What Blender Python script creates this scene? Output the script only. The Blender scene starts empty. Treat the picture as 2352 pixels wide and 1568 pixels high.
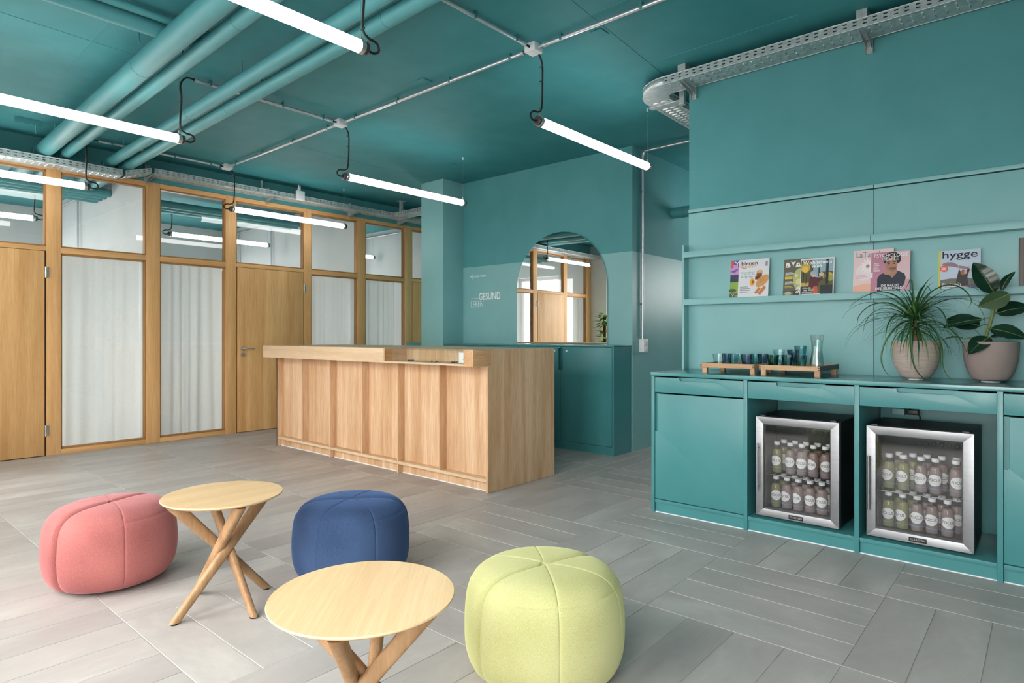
import bpy, bmesh, math, random
from mathutils import Vector, Matrix
random.seed(11)
R = math.radians
PI = math.pi
sc = bpy.context.scene
COL = sc.collection

# ------------------------------------------------------------------ camera
FPX, YAW = 1433.0, R(40.87)
cam = bpy.data.cameras.new('camera')
cam.sensor_width = 36.0
cam.lens = FPX / 2352 * 36.0
cam.shift_y = -14.0 / 2352
cam.clip_start = 0.02
camo = bpy.data.objects.new('camera', cam)
camo.location = (0, 0, 1.22)
camo.rotation_euler = (R(90), 0, YAW - R(90))
COL.objects.link(camo)
sc.camera = camo

# ------------------------------------------------------------------ light and exposure
SKY = 16.0            # overcast daylight outside the street windows
TUBE = 8.0          # LED tube lamps
sc.view_settings.view_transform = 'Standard'
sc.view_settings.look = 'None'
sc.view_settings.gamma = 1.0
sc.view_settings.use_curve_mapping = False
sc.view_settings.exposure = 0.07
w = bpy.data.worlds.new('sky')
sc.world = w
w.use_nodes = True
w.node_tree.nodes['Background'].inputs[0].default_value = (1.0, 0.955, 0.915, 1)
w.node_tree.nodes['Background'].inputs[1].default_value = SKY
sc.cycles.adaptive_threshold = 0.035
sc.cycles.max_bounces = 9
sc.cycles.diffuse_bounces = 4
sc.cycles.glossy_bounces = 4
sc.cycles.transmission_bounces = 6
sc.cycles.transparent_max_bounces = 18
sc.cycles.sample_clamp_indirect = 6.0
sc.cycles.caustics_reflective = False
sc.cycles.caustics_refractive = False
WIN_Y = [(-0.7, 0.7), (1.1, 2.5), (2.9, 4.3), (5.6, 7.3), (8.6, 9.9)]
WIN_Z = (0.30, 2.62)
for y0, y1 in WIN_Y:                      # portals guide the sky light through the window openings
    l = bpy.data.lights.new('window_portal', 'AREA')
    l.shape = 'RECTANGLE'
    l.size, l.size_y = y1 - y0, WIN_Z[1] - WIN_Z[0]
    l.cycles.is_portal = True
    o = bpy.data.objects.new('window_portal', l)
    o.location = (-0.56, (y0 + y1) / 2, sum(WIN_Z) / 2)
    o.rotation_euler = (R(90), 0, R(-90))
    COL.objects.link(o)

l = bpy.data.lights.new('window_portal', 'AREA')
l.shape = 'RECTANGLE'; l.size, l.size_y = 1.0, 0.9
l.cycles.is_portal = True
o = bpy.data.objects.new('window_portal', l)
o.location = (9.21, 2.0, 1.95)
o.rotation_euler = (R(90), 0, R(90))
COL.objects.link(o)
FAR_X = [(0.4, 2.2), (3.2, 5.0), (5.8, 7.1)]
for x0, x1 in FAR_X:
    l = bpy.data.lights.new('window_portal', 'AREA')
    l.shape = 'RECTANGLE'; l.size, l.size_y = x1 - x0, 1.8
    l.cycles.is_portal = True
    o = bpy.data.objects.new('window_portal', l)
    o.location = ((x0 + x1) / 2, 12.21, 1.7)
    o.rotation_euler = (R(90), 0, R(180))
    COL.objects.link(o)

# ------------------------------------------------------------------ materials
def lin(c):
    out = []
    for v in c[:3]:
        v /= 255.0
        out.append(v / 12.92 if v <= 0.04045 else ((v + 0.055) / 1.055) ** 2.4)
    return (*out, 1.0)

def newmat(name):
    m = bpy.data.materials.new(name)
    m.use_nodes = True
    nt = m.node_tree
    return m, nt, nt.nodes['Principled BSDF']

def coords(nt, scale=(1, 1, 1), rnd=0.0):
    tc = nt.nodes.new('ShaderNodeTexCoord')
    mp = nt.nodes.new('ShaderNodeMapping')
    mp.inputs['Scale'].default_value = scale
    nt.links.new(tc.outputs['Object'], mp.inputs['Vector'])
    if rnd:
        oi = nt.nodes.new('ShaderNodeObjectInfo')
        mu = nt.nodes.new('ShaderNodeMath'); mu.operation = 'MULTIPLY'
        mu.inputs[1].default_value = rnd
        nt.links.new(oi.outputs['Random'], mu.inputs[0])
        nt.links.new(mu.outputs[0], mp.inputs['Location'])
    return mp

def noise(nt, vec, scale, detail=4.0, rough=0.55, dist=0.0):
    n = nt.nodes.new('ShaderNodeTexNoise')
    n.inputs['Scale'].default_value = scale
    n.inputs['Detail'].default_value = detail
    n.inputs['Roughness'].default_value = rough
    n.inputs['Distortion'].default_value = dist
    nt.links.new(vec.outputs[0], n.inputs['Vector'])
    return n

def ramp(nt, fac, stops):
    r = nt.nodes.new('ShaderNodeValToRGB')
    el = r.color_ramp.elements
    while len(el) < len(stops):
        el.new(0.5)
    for e, (p, c) in zip(el, stops):
        e.position = p
        e.color = lin(c)
    nt.links.new(fac, r.inputs['Fac'])
    return r

def bumpnode(nt, h, strength, dist, bsdf):
    b = nt.nodes.new('ShaderNodeBump')
    b.inputs['Strength'].default_value = strength
    b.inputs['Distance'].default_value = dist
    nt.links.new(h, b.inputs['Height'])
    nt.links.new(b.outputs[0], bsdf.inputs['Normal'])

def paint(name, rgb, rough=0.5, var=4, bump=0.0, bscale=60, metal=0.0, spec=0.5, nscale=3.0, scale=(1, 1, 1), coat=0.0):
    """plain painted or plastic surface with a faint procedural mottling"""
    m, nt, b = newmat(name)
    mp = coords(nt, scale)
    n = noise(nt, mp, nscale, 3)
    lo = tuple(max(0, v - var) for v in rgb); hi = tuple(min(255, v + var) for v in rgb)
    r = ramp(nt, n.outputs['Fac'], [(0.3, lo), (0.7, hi)])
    nt.links.new(r.outputs[0], b.inputs['Base Color'])
    b.inputs['Roughness'].default_value = rough
    b.inputs['Metallic'].default_value = metal
    b.inputs['Specular IOR Level'].default_value = spec
    if coat:
        b.inputs['Coat Weight'].default_value = coat
        b.inputs['Coat Roughness'].default_value = 0.15
    if bump:
        n2 = noise(nt, mp, bscale, 4)
        bumpnode(nt, n2.outputs['Fac'], bump, 0.002, b)
    return m

def wood(name, dark, light, axis='z', rough=0.45, fine=90, rnd=20.0, spec=0.35, broad=7.0):
    m, nt, b = newmat(name)
    st = {'x': (0.05, 1, 1), 'y': (1, 0.05, 1), 'z': (1, 1, 0.05)}[axis]
    mp = coords(nt, st, rnd)
    n1 = noise(nt, mp, broad, 5, 0.6, 0.6)
    n2 = noise(nt, mp, fine, 3, 0.7)
    mix = nt.nodes.new('ShaderNodeMath'); mix.operation = 'MULTIPLY_ADD'
    nt.links.new(n2.outputs['Fac'], mix.inputs[0])
    mix.inputs[1].default_value = 0.55
    nt.links.new(n1.outputs['Fac'], mix.inputs[2])
    mid = tuple((a + c) / 2 for a, c in zip(dark, light))
    r = ramp(nt, mix.outputs[0], [(0.55, dark), (0.78, mid), (0.98, light)])
    nt.links.new(r.outputs[0], b.inputs['Base Color'])
    b.inputs['Roughness'].default_value = rough
    b.inputs['Specular IOR Level'].default_value = spec
    bumpnode(nt, n2.outputs['Fac'], 0.12, 0.001, b)
    return m

def clearglass(name, tint=(255, 255, 255), refl=1.0, rough=0.0, ior=1.5):
    """thin pane: see-through with a Fresnel reflection on each face"""
    m, nt, b = newmat(name)
    nt.nodes.remove(b)
    out = nt.nodes['Material Output']
    fr = nt.nodes.new('ShaderNodeFresnel')
    ge = nt.nodes.new('ShaderNodeNewGeometry')           # same reflection on both faces of the sheet
    ir = nt.nodes.new('ShaderNodeMapRange')
    ir.inputs['To Min'].default_value = ior; ir.inputs['To Max'].default_value = 1.0 / ior
    nt.links.new(ge.outputs['Backfacing'], ir.inputs['Value'])
    nt.links.new(ir.outputs[0], fr.inputs['IOR'])
    mu = nt.nodes.new('ShaderNodeMath'); mu.operation = 'MULTIPLY'; mu.inputs[1].default_value = refl
    nt.links.new(fr.outputs[0], mu.inputs[0])
    tr = nt.nodes.new('ShaderNodeBsdfTransparent'); tr.inputs[0].default_value = lin(tint)
    gl = nt.nodes.new('ShaderNodeBsdfGlossy'); gl.inputs['Roughness'].default_value = rough
    mx = nt.nodes.new('ShaderNodeMixShader')
    nt.links.new(mu.outputs[0], mx.inputs[0])
    nt.links.new(tr.outputs[0], mx.inputs[1])
    nt.links.new(gl.outputs[0], mx.inputs[2])
    nt.links.new(mx.outputs[0], out.inputs['Surface'])
    return m

def glow(name, rgb, strength):
    m, nt, b = newmat(name)
    b.inputs['Base Color'].default_value = lin(rgb)
    b.inputs['Emission Color'].default_value = lin(rgb)
    b.inputs['Emission Strength'].default_value = strength
    return m

def fabric(name, lo, hi, sheen, weave=380.0):
    m, nt, b = newmat(name)
    mp = coords(nt)
    n1 = noise(nt, mp, 2.2, 2)
    n2 = noise(nt, mp, weave, 2, 0.7)
    mix = nt.nodes.new('ShaderNodeMath'); mix.operation = 'MULTIPLY_ADD'
    nt.links.new(n2.outputs['Fac'], mix.inputs[0]); mix.inputs[1].default_value = 0.8
    nt.links.new(n1.outputs['Fac'], mix.inputs[2])
    r = ramp(nt, mix.outputs[0], [(0.6, lo), (1.2 if False else 1.0, hi)])
    nt.links.new(r.outputs[0], b.inputs['Base Color'])
    b.inputs['Roughness'].default_value = 0.95
    b.inputs['Specular IOR Level'].default_value = 0.1
    b.inputs['Sheen Weight'].default_value = 0.5
    b.inputs['Sheen Roughness'].default_value = 0.4
    b.inputs['Sheen Tint'].default_value = lin(sheen)
    bumpnode(nt, n2.outputs['Fac'], 0.35, 0.0015, b)
    return m

def tilemat(name):
    m, nt, b = newmat(name)
    mp = coords(nt, (0.6, 1.3, 1), 37.0)
    n1 = noise(nt, mp, 3.0, 6, 0.6, 0.4)
    n2 = noise(nt, mp, 26.0, 5, 0.7)
    ad = nt.nodes.new('ShaderNodeMath'); ad.operation = 'MULTIPLY_ADD'
    nt.links.new(n2.outputs['Fac'], ad.inputs[0]); ad.inputs[1].default_value = 0.25
    nt.links.new(n1.outputs['Fac'], ad.inputs[2])
    oi = nt.nodes.new('ShaderNodeObjectInfo')
    ad2 = nt.nodes.new('ShaderNodeMath'); ad2.operation = 'MULTIPLY_ADD'
    nt.links.new(oi.outputs['Random'], ad2.inputs[0]); ad2.inputs[1].default_value = 0.22
    nt.links.new(ad.outputs[0], ad2.inputs[2])
    r = ramp(nt, ad2.outputs[0], [(0.45, (158, 152, 150)), (0.80, (175, 170, 167)), (1.0, (190, 186, 182))])
    nt.links.new(r.outputs[0], b.inputs['Base Color'])
    b.inputs['Roughness'].default_value = 0.42
    b.inputs['Specular IOR Level'].default_value = 0.35
    bumpnode(nt, n2.outputs['Fac'], 0.08, 0.002, b)
    return m

T = {}
T['ceil'] = paint('teal_ceiling_paint', (64, 139, 145), 0.6, 5, 0.25, 9, spec=0.3)
T['wall'] = paint('teal_wall_paint', (82, 147, 151), 0.6, 3, 0.05, 200, spec=0.3)
T['wall2'] = paint('teal_satin_dado_paint', (128, 179, 181), 0.4, 3, 0.04, 200)
T['teal'] = paint('teal_lacquer', (68, 134, 138), 0.32, 3)
T['tealtop'] = paint('teal_worktop_lacquer', (70, 136, 140), 0.18, 3)
T['pipe'] = paint('teal_pipe_paint', (80, 151, 156), 0.5, 4, 0.1, 120)
T['white'] = paint('white_wall_paint', (228, 228, 228), 0.7, 3)
T['wframe'] = paint('white_window_frame', (235, 235, 235), 0.35, 2)
T['plastic'] = paint('white_plastic', (232, 233, 236), 0.4, 2)
T['black'] = paint('black_plastic', (16, 17, 19), 0.4, 3)
T['cord'] = paint('black_rubber_cord', (26, 24, 27), 0.6, 3)
T['cap'] = paint('lamp_end_cap', (70, 62, 62), 0.35, 6)
T['steel'] = paint('brushed_steel', (152, 152, 156), 0.38, 5, 0.1, 300, metal=1.0, nscale=8, scale=(1, 1, 12))
T['zinc'] = paint('galvanised_zinc', (196, 203, 203), 0.38, 16, 0.12, 60, metal=0.55, nscale=22)
T['conduit'] = paint('aluminium_conduit', (226, 224, 230), 0.3, 4, metal=0.75)
T['chrome'] = paint('satin_chrome', (214, 213, 210), 0.25, 3, metal=0.8)
T['mirror'] = paint('mirror_silver', (240, 242, 242), 0.0, 0, metal=1.0)
T['oakdoor'] = wood('honey_oak_veneer_doors', (200, 148, 92), (232, 188, 132), 'z', 0.42)
T['oakframe_z'] = wood('honey_oak_posts', (204, 152, 96), (230, 184, 130), 'z', 0.45)
T['oakframe_x'] = wood('honey_oak_rails', (204, 152, 96), (230, 184, 130), 'x', 0.45)
T['oakbead'] = wood('oak_glazing_bead', (150, 104, 58), (178, 132, 80), 'z', 0.5)
T['desk_z'] = wood('desk_oak_vertical', (182, 138, 98), (226, 195, 163), 'z', 0.5, 120)
T['desk_y'] = wood('desk_oak_lengthwise', (196, 164, 130), (228, 202, 172), 'y', 0.5, 120)
T['desk_x'] = wood('desk_oak_crosswise', (178, 126, 82), (220, 180, 140), 'x', 0.5, 120)
T['table'] = wood('pale_oak_table_top', (206, 172, 128), (228, 198, 156), 'x', 0.42, 110)
T['tleg'] = wood('oak_table_leg', (136, 102, 72), (180, 144, 106), 'z', 0.5, 90)
T['traywood'] = wood('tray_oak', (178, 136, 100), (214, 178, 142), 'y', 0.5, 110)
T['traydark'] = wood('tray_dark_end', (52, 50, 58), (78, 74, 80), 'x', 0.5, 110)
def curtainmat(name):
    m, nt, b = newmat(name)
    n = noise(nt, coords(nt, (1, 1, 0.2)), 300, 2)
    r = ramp(nt, n.outputs['Fac'], [(0.3, (232, 231, 229)), (0.7, (244, 243, 241))])
    df = nt.nodes.new('ShaderNodeBsdfDiffuse'); tl = nt.nodes.new('ShaderNodeBsdfTranslucent'); mx = nt.nodes.new('ShaderNodeMixShader')
    mx.inputs[0].default_value = 0.5
    for q in (df, tl): nt.links.new(r.outputs[0], q.inputs[0])
    nt.links.new(df.outputs[0], mx.inputs[1]); nt.links.new(tl.outputs[0], mx.inputs[2])
    nt.links.new(mx.outputs[0], nt.nodes['Material Output'].inputs['Surface'])
    nt.nodes.remove(b)
    return m
T['curtain'] = curtainmat('white_curtain_cloth')
T['pane'] = clearglass('window_pane_glass', (250, 252, 252), 1.0, ior=1.52)
T['casegl'] = clearglass('display_case_glass', (252, 254, 253), 0.6)
T['fridgegl'] = clearglass('fridge_door_glass', (252, 252, 253), 2.0, 0.02)
T['tube'] = glow('lit_lamp_tube', (255, 252, 248), TUBE)
T['grout'] = paint('floor_grout', (168, 166, 162), 0.8, 6)
T['tile'] = tilemat('grey_stone_tile')
T['pink'] = fabric('coral_pink_weave', (142, 82, 82), (184, 114, 110), (235, 180, 190))
T['blue'] = fabric('navy_blue_weave', (38, 52, 78), (64, 84, 118), (110, 140, 200))
T['yellow'] = fabric('lime_yellow_weave', (166, 166, 110), (200, 199, 146), (235, 235, 180))
T['bottle'] = clearglass('bottle_plastic', (248, 249, 250), 0.8, 0.05)
def cloudy(name, rgb, solid):
    m, nt, b = newmat(name)
    r = ramp(nt, noise(nt, coords(nt), 20, 2).outputs['Fac'], [(0.3, tuple(v - 5 for v in rgb)), (0.7, tuple(v + 5 for v in rgb))])
    tr = nt.nodes.new('ShaderNodeBsdfTransparent'); df = nt.nodes.new('ShaderNodeBsdfDiffuse'); mx = nt.nodes.new('ShaderNodeMixShader')
    mx.inputs[0].default_value = solid
    nt.links.new(r.outputs[0], tr.inputs[0]); nt.links.new(r.outputs[0], df.inputs[0])
    nt.links.new(tr.outputs[0], mx.inputs[1]); nt.links.new(df.outputs[0], mx.inputs[2])
    nt.links.new(mx.outputs[0], nt.nodes['Material Output'].inputs['Surface'])
    nt.nodes.remove(b)
    return m
T['liq_y'] = cloudy('yellow_green_drink', (206, 200, 136), 0.42)
T['liq_p'] = cloudy('pale_pink_drink', (214, 188, 182), 0.42)
T['capw'] = paint('white_bottle_cap', (236, 236, 238), 0.5, 2)
T['labelw'] = paint('white_paper_label', (238, 238, 238), 0.6, 2)
T['ink'] = paint('dark_grey_ink', (52, 54, 60), 0.6, 2)
T['inkgrey'] = paint('pale_grey_ink', (176, 178, 182), 0.6, 2)
T['bluering'] = paint('blue_printed_ring', (96, 150, 196), 0.5, 2)
T['glassT'] = clearglass('teal_tumbler_glass', (204, 230, 232), 1.2)
T['glassB'] = clearglass('smoky_blue_tumbler_glass', (200, 212, 224), 1.2)
T['glassG'] = clearglass('green_tumbler_glass', (150, 208, 200), 1.2)
T['glassC'] = clearglass('clear_tumbler_glass', (244, 249, 250), 1.2)
T['carafe'] = clearglass('clear_carafe_glass', (249, 252, 252), 2.2)
T['water'] = clearglass('water', (244, 251, 251), 0.7, ior=1.33)
T['pot1'] = paint('ribbed_taupe_clay', (176, 160, 152), 0.85, 12, 0.9, 16, scale=(1, 1, 14), nscale=14, spec=0.2)
T['pot2'] = paint('smooth_grey_brown_clay', (150, 134, 130), 0.8, 8, 0.2, 50, spec=0.2)
T['soil'] = paint('potting_soil', (58, 44, 36), 0.95, 14, 0.8, 80)
T['leafdark'] = paint('rubber_plant_leaf', (22, 50, 36), 0.25, 7, spec=0.5)
T['leafback'] = paint('rubber_plant_leaf_underside', (66, 88, 58), 0.45, 6)
T['midrib'] = paint('leaf_midrib', (112, 130, 66), 0.5, 6)
T['stemg'] = paint('green_stem', (108, 120, 62), 0.6, 10)
T['blade'] = paint('ponytail_leaf_blade', (40, 84, 44), 0.4, 14, nscale=9)
T['bladel'] = paint('ponytail_young_blade', (92, 132, 58), 0.4, 12, nscale=9)
T['trunk'] = paint('corky_brown_trunk', (138, 110, 82), 0.9, 18, 0.8, 60)
T['ivy'] = paint('pothos_leaf', (104, 150, 58), 0.4, 16, nscale=12)
T['moss'] = paint('coir_pole', (92, 62, 40), 0.95, 16, 0.8, 90)
T['letter'] = paint('white_wall_lettering', (240, 243, 246), 0.5, 1)
T['ground'] = paint('street_asphalt', (150, 150, 152), 0.9, 10)
T['render'] = paint('white_house_render', (226, 226, 224), 0.9, 5)
T['shutter'] = paint('grey_house_shutter', (120, 132, 140), 0.7, 6)
T['darkgl'] = paint('dark_house_window', (70, 80, 92), 0.1, 4)
T['sealant'] = paint('white_sealant', (232, 234, 240), 0.5, 2)

# ------------------------------------------------------------------ mesh helpers
class MB:
    def __init__(s):
        s.v = []; s.f = []
    def add(s, vs, fs):
        n = len(s.v)
        s.v += [tuple(v) for v in vs]
        s.f += [tuple(i + n for i in f) for f in fs]
        return s
    def box(s, x0, x1, y0, y1, z0, z1):
        if x0 > x1: x0, x1 = x1, x0
        if y0 > y1: y0, y1 = y1, y0
        if z0 > z1: z0, z1 = z1, z0
        vs = [(x, y, z) for z in (z0, z1) for (x, y) in ((x0, y0), (x1, y0), (x1, y1), (x0, y1))]
        return s.add(vs, [(3, 2, 1, 0), (4, 5, 6, 7), (0, 1, 5, 4), (1, 2, 6, 5), (2, 3, 7, 6), (3, 0, 4, 7)])
    def tube(s, pts, r, n=10, cap=True):
        P = [Vector(p) for p in pts]
        rs = r if isinstance(r, (list, tuple)) else [r] * len(P)
        d0 = (P[1] - P[0]).normalized()
        up = Vector((0, 0, 1)) if abs(d0.z) < 0.9 else Vector((1, 0, 0))
        a = d0.cross(up).normalized()
        vs = []; prev = d0
        for i, p in enumerate(P):
            d = (P[min(i + 1, len(P) - 1)] - P[max(i - 1, 0)]).normalized()
            q = prev.rotation_difference(d)
            a = q @ a
            a = (a - d * a.dot(d)).normalized()
            b = d.cross(a)
            prev = d
            for k in range(n):
                t = 2 * PI * k / n
                vs.append(p + (a * math.cos(t) + b * math.sin(t)) * rs[i])
        fs = []
        for i in range(len(P) - 1):
            for k in range(n):
                k2 = (k + 1) % n
                fs.append((i * n + k, i * n + k2, (i + 1) * n + k2, (i + 1) * n + k))
        if cap:
            fs.append(tuple(range(n))[::-1])
            fs.append(tuple((len(P) - 1) * n + k for k in range(n)))
        return s.add(vs, fs)
    def lathe(s, prof, n=32, c=(0, 0, 0), axis='z', close=True):
        vs = []; fs = []
        for r, z in prof:
            for k in range(n):
                t = 2 * PI * k / n
                a, b = r * math.cos(t), r * math.sin(t)
                if axis == 'z': vs.append((c[0] + a, c[1] + b, c[2] + z))
                elif axis == 'x': vs.append((c[0] + z, c[1] + a, c[2] + b))
                else: vs.append((c[0] + b, c[1] + z, c[2] + a))
        m = len(prof)
        for i in range(m - 1):
            for k in range(n):
                k2 = (k + 1) % n
                fs.append((i * n + k, i * n + k2, (i + 1) * n + k2, (i + 1) * n + k))
        if close:
            if prof[0][0] > 1e-5: fs.append(tuple(range(n))[::-1])
            if prof[-1][0] > 1e-5: fs.append(tuple((m - 1) * n + k for k in range(n)))
        return s.add(vs, fs)
    def prism(s, poly, fn, t0, t1):
        n = len(poly)
        vs = [fn(u, v, t0) for u, v in poly] + [fn(u, v, t1) for u, v in poly]
        fs = [tuple(range(n))[::-1], tuple(range(n, 2 * n))]
        fs += [(i, (i + 1) % n, n + (i + 1) % n, n + i) for i in range(n)]
        return s.add(vs, fs)
    def build(s, name, mat, parent=None, bevel=0.0, smooth=False, seg=2):
        off = wloc(parent) if parent else Vector((0, 0, 0))
        me = bpy.data.meshes.new(name)
        me.from_pydata([tuple(Vector(v) - off) for v in s.v], [], s.f)
        bm = bmesh.new(); bm.from_mesh(me)
        bmesh.ops.remove_doubles(bm, verts=bm.verts, dist=1e-6)
        bmesh.ops.recalc_face_normals(bm, faces=bm.faces)
        if bevel:
            es = [e for e in bm.edges if len(e.link_faces) == 2 and e.calc_face_angle(0) > 0.5]
            bmesh.ops.bevel(bm, geom=es, offset=bevel, segments=seg, affect='EDGES', profile=0.6, clamp_overlap=True)
        bm.to_mesh(me); bm.free()
        me.materials.append(T[mat] if isinstance(mat, str) else mat)
        if smooth or bevel:
            me.polygons.foreach_set('use_smooth', [True] * len(me.polygons))
            me.set_sharp_from_angle(angle=R(32))
        o = bpy.data.objects.new(name, me)
        COL.objects.link(o)
        if parent: o.parent = parent
        return o

def wloc(o):
    v = Vector((0, 0, 0))
    while o:
        v = v + o.location
        o = o.parent
    return v

def tag(o, label=None, cat=None, group=None, kind=None):
    if label: o['label'] = label
    if cat: o['category'] = cat
    if group: o['group'] = group
    if kind: o['kind'] = kind
    return o

def thing(name, label, cat, loc=(0, 0, 0), group=None, kind=None):
    o = bpy.data.objects.new(name, None)
    o.empty_display_size = 0.05
    o.location = loc
    COL.objects.link(o)
    return tag(o, label, cat, group, kind)

def struct(name, mb, mat, label, bevel=0.0, smooth=False):
    return tag(mb.build(name, mat, None, bevel, smooth), label, name.split('_')[0], None, 'structure')

def dup(root, loc, rz=None, label=None):
    def cp(o, par):
        c = o.copy(); COL.objects.link(c); c.parent = par
        for ch in o.children: cp(ch, c)
        return c
    r = cp(root, None)
    r.location = loc
    if rz is not None: r.rotation_euler = (0, 0, rz)
    if label: r['label'] = label
    return r

def box(x0, x1, y0, y1, z0, z1): return MB().box(x0, x1, y0, y1, z0, z1)

def spline(pts, n=8):
    P = [Vector(p) for p in pts]; out = []
    for i in range(len(P) - 1):
        p0 = P[max(i - 1, 0)]; p1 = P[i]; p2 = P[i + 1]; p3 = P[min(i + 2, len(P) - 1)]
        for k in range(n):
            t = k / n
            out.append(0.5 * ((2 * p1) + (p2 - p0) * t + (2 * p0 - 5 * p1 + 4 * p2 - p3) * t * t + (3 * p1 - p0 - 3 * p2 + p3) * t ** 3))
    out.append(P[-1])
    return out

_txt = {}
def text2d(s, bold=0.0, shear=0.0):
    key = (s, bold, shear)
    if key not in _txt:
        cu = bpy.data.curves.new('lettering', 'FONT')
        cu.body = s; cu.size = 1.0; cu.offset = bold; cu.shear = shear
        cu.resolution_u = 3
        o = bpy.data.objects.new('lettering', cu)
        COL.objects.link(o)
        dg = bpy.context.evaluated_depsgraph_get()
        me = bpy.data.meshes.new_from_object(o.evaluated_get(dg))
        vs = [(v.co.x, v.co.y) for v in me.vertices]
        fs = [tuple(p.vertices) for p in me.polygons]
        bpy.data.objects.remove(o); bpy.data.curves.remove(cu); bpy.data.meshes.remove(me)
        x0 = min(v[0] for v in vs); x1 = max(v[0] for v in vs)
        y0 = min(v[1] for v in vs); y1 = max(v[1] for v in vs)
        _txt[key] = ([((x - x0) / (x1 - x0), (y - y0) / (y1 - y0)) for x, y in vs], fs)
    return _txt[key]

def put_text(mb, s, fn, u, v, wdt, hgt, bold=0.0, shear=0.0):
    """lettering filling the rectangle (u, v, wdt, hgt) of the surface fn(u, v)"""
    vs, fs = text2d(s, bold, shear)
    mb.add([fn(u + a * wdt, v + b * hgt) for a, b in vs], fs)
    return mb

# ------------------------------------------------------------------ the room shell
ZC = 3.215
YT = 7.707                     # front plane of the timber partition
XM = 5.79                      # wall with the mirror
floor = struct('floor', box(-0.56, 9.2, -4, 12.2, -0.12, -0.0025), 'grout', 'grey stone tile floor laid in a basket weave of planks')

def in_view(x, y):
    dx, dy = x, y
    k = dx * math.cos(YAW) + dy * math.sin(YAW)
    if k < 1.2: return False
    px = 1176 + FPX * (dx * math.sin(YAW) - dy * math.cos(YAW)) / k
    py = 770 + FPX * 1.22 / k
    return -120 < px < 2470 and py < 1720

def tile_mesh(name, w, h):
    g = 0.0018
    b = MB(); t = 0.0012
    x, y = w / 2 - g, h / 2 - g
    vs = [(-x, -y, -0.0025), (x, -y, -0.0025), (x, y, -0.0025), (-x, y, -0.0025),
          (-x, -y, -t), (x, -y, -t), (x, y, -t), (-x, y, -t),
          (-x + t, -y + t, 0), (x - t, -y + t, 0), (x - t, y - t, 0), (-x + t, y - t, 0)]
    fs = [(8, 9, 10, 11)] + [(i, (i + 1) % 4, 4 + (i + 1) % 4, 4 + i) for i in range(4)] + [(4 + i, 4 + (i + 1) % 4, 8 + (i + 1) % 4, 8 + i) for i in range(4)]
    me = bpy.data.meshes.new(name)
    me.from_pydata(vs, [], fs); me.update()
    me.materials.append(T['tile'])
    return me, vs, fs

GX, GY = 0.805, 0.8
FULL = tile_mesh('tile', GX, GY / 4)
HALF = tile_mesh('tile', GX, GY / 8)
rest = MB()
def lay(cx, cy, rot, kind=None):
    tm, tvs, tfs = kind or FULL
    if cx < -0.35 or cx > 8.8 or cy < -3.8 or cy > 7.72: return
    if any(in_view(cx + a * 0.4, cy + b * 0.1) for a in (-1, 0, 1) for b in (-1, 1)) and not (cx > 4.75 and cy < 2.0) and not (cx > 6.0 and 3.4 < cy < 6.2) and cx < 7.4:
        o = bpy.data.objects.new('tile', tm)
        COL.objects.link(o)
        o.parent = floor
        o.location = (cx, cy, 0)
        o.rotation_euler = (0, 0, rot)
    else:
        c, s_ = math.cos(rot), math.sin(rot)
        rest.add([(cx + v[0] * c - v[1] * s_, cy + v[0] * s_ + v[1] * c, v[2]) for v in tvs], tfs)
for i in range(-4, 8):
    x0 = 2.54 + GX * i
    for j in range(-6, 3):                         # basket weave near the camera
        y0 = 0.588 + GY * j
        for k in range(4):
            if (i + j) % 2:
                lay(x0 + GX / 2, y0 + GY / 8 + k * GY / 4, 0)
            else:
                lay(x0 + GX / 8 + k * GX / 4, y0 + GY / 2, R(90))
    off = 0.1 if i % 2 == 0 else 0.0                 # running planks further back
    if off: lay(x0 + GX / 2, 2.988 + 0.05, 0, HALF)
    for k in range(25):
        cy = 2.988 + off + 0.1 + k * 0.2
        if cy < 7.7: lay(x0 + GX / 2, cy, 0)
ro = rest.build('tile_field', 'tile', floor)
ro['kind'] = 'stuff'

ceiling = struct('ceiling', box(-0.6, 9.2, -4.1, 12.3, ZC, ZC + 0.2), 'ceil', 'teal painted concrete ceiling with fine formwork seams')
for n, (x, y) in enumerate(((3.49, 2.253), (3.252, 3.722), (5.062, 5.296))):
    box(x - 0.05, x + 0.05, y - 0.04, y + 0.04, ZC - 0.006, ZC).build('cover_plate', 'ceil', ceiling, 0.002)
for (xa, ya, xb, yb) in ((3.2, 0.9, 3.26, 2.2), (4.1, 1.2, 4.12, 2.6), (0.6, 4.9, 2.0, 4.95), (1.3, 3.4, 1.35, 5.6), (3.5, 6.0, 4.6, 6.05), (2.0, 2.1, 4.4, 2.25)):
    MB().tube([(xa, ya, ZC + 0.001), ((xa + xb) / 2 + 0.01, (ya + yb) / 2, ZC + 0.001), (xb, yb, ZC + 0.001)], 0.004, 6).build('formwork_seam', 'ceil', ceiling)

# mirror wall: darker paint above, satin dado paint below 2.105
wb = struct('wall_back', box(XM, XM + 0.14, 3.336, 5.86, 2.106, ZC), 'wall', 'teal wall behind the desk, darker above the satin dado')
box(XM - 0.0006, XM + 0.14, 3.3354, 5.86, 0, 2.106).build('dado', 'wall2', wb)
wc = struct('wall_corridor', box(XM + 0.14, 9.2, 3.336, 3.48, 2.106, ZC), 'wall', 'teal corridor wall running away beside the mirror wall')
box(XM + 0.14, 9.2, 3.3354, 3.48, 0, 2.106).build('dado', 'wall2', wc)
struct('wall_corridor_end', MB().box(9.1, 9.2, 0.4, 3.48, 0, 1.5).box(9.1, 9.2, 0.4, 3.48, 2.4, ZC).box(9.1, 9.2, 0.4, 1.5, 1.5, 2.4).box(9.1, 9.2, 2.5, 3.48, 1.5, 2.4), 'wall', 'teal wall with a window at the far end of the corridor')
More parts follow.
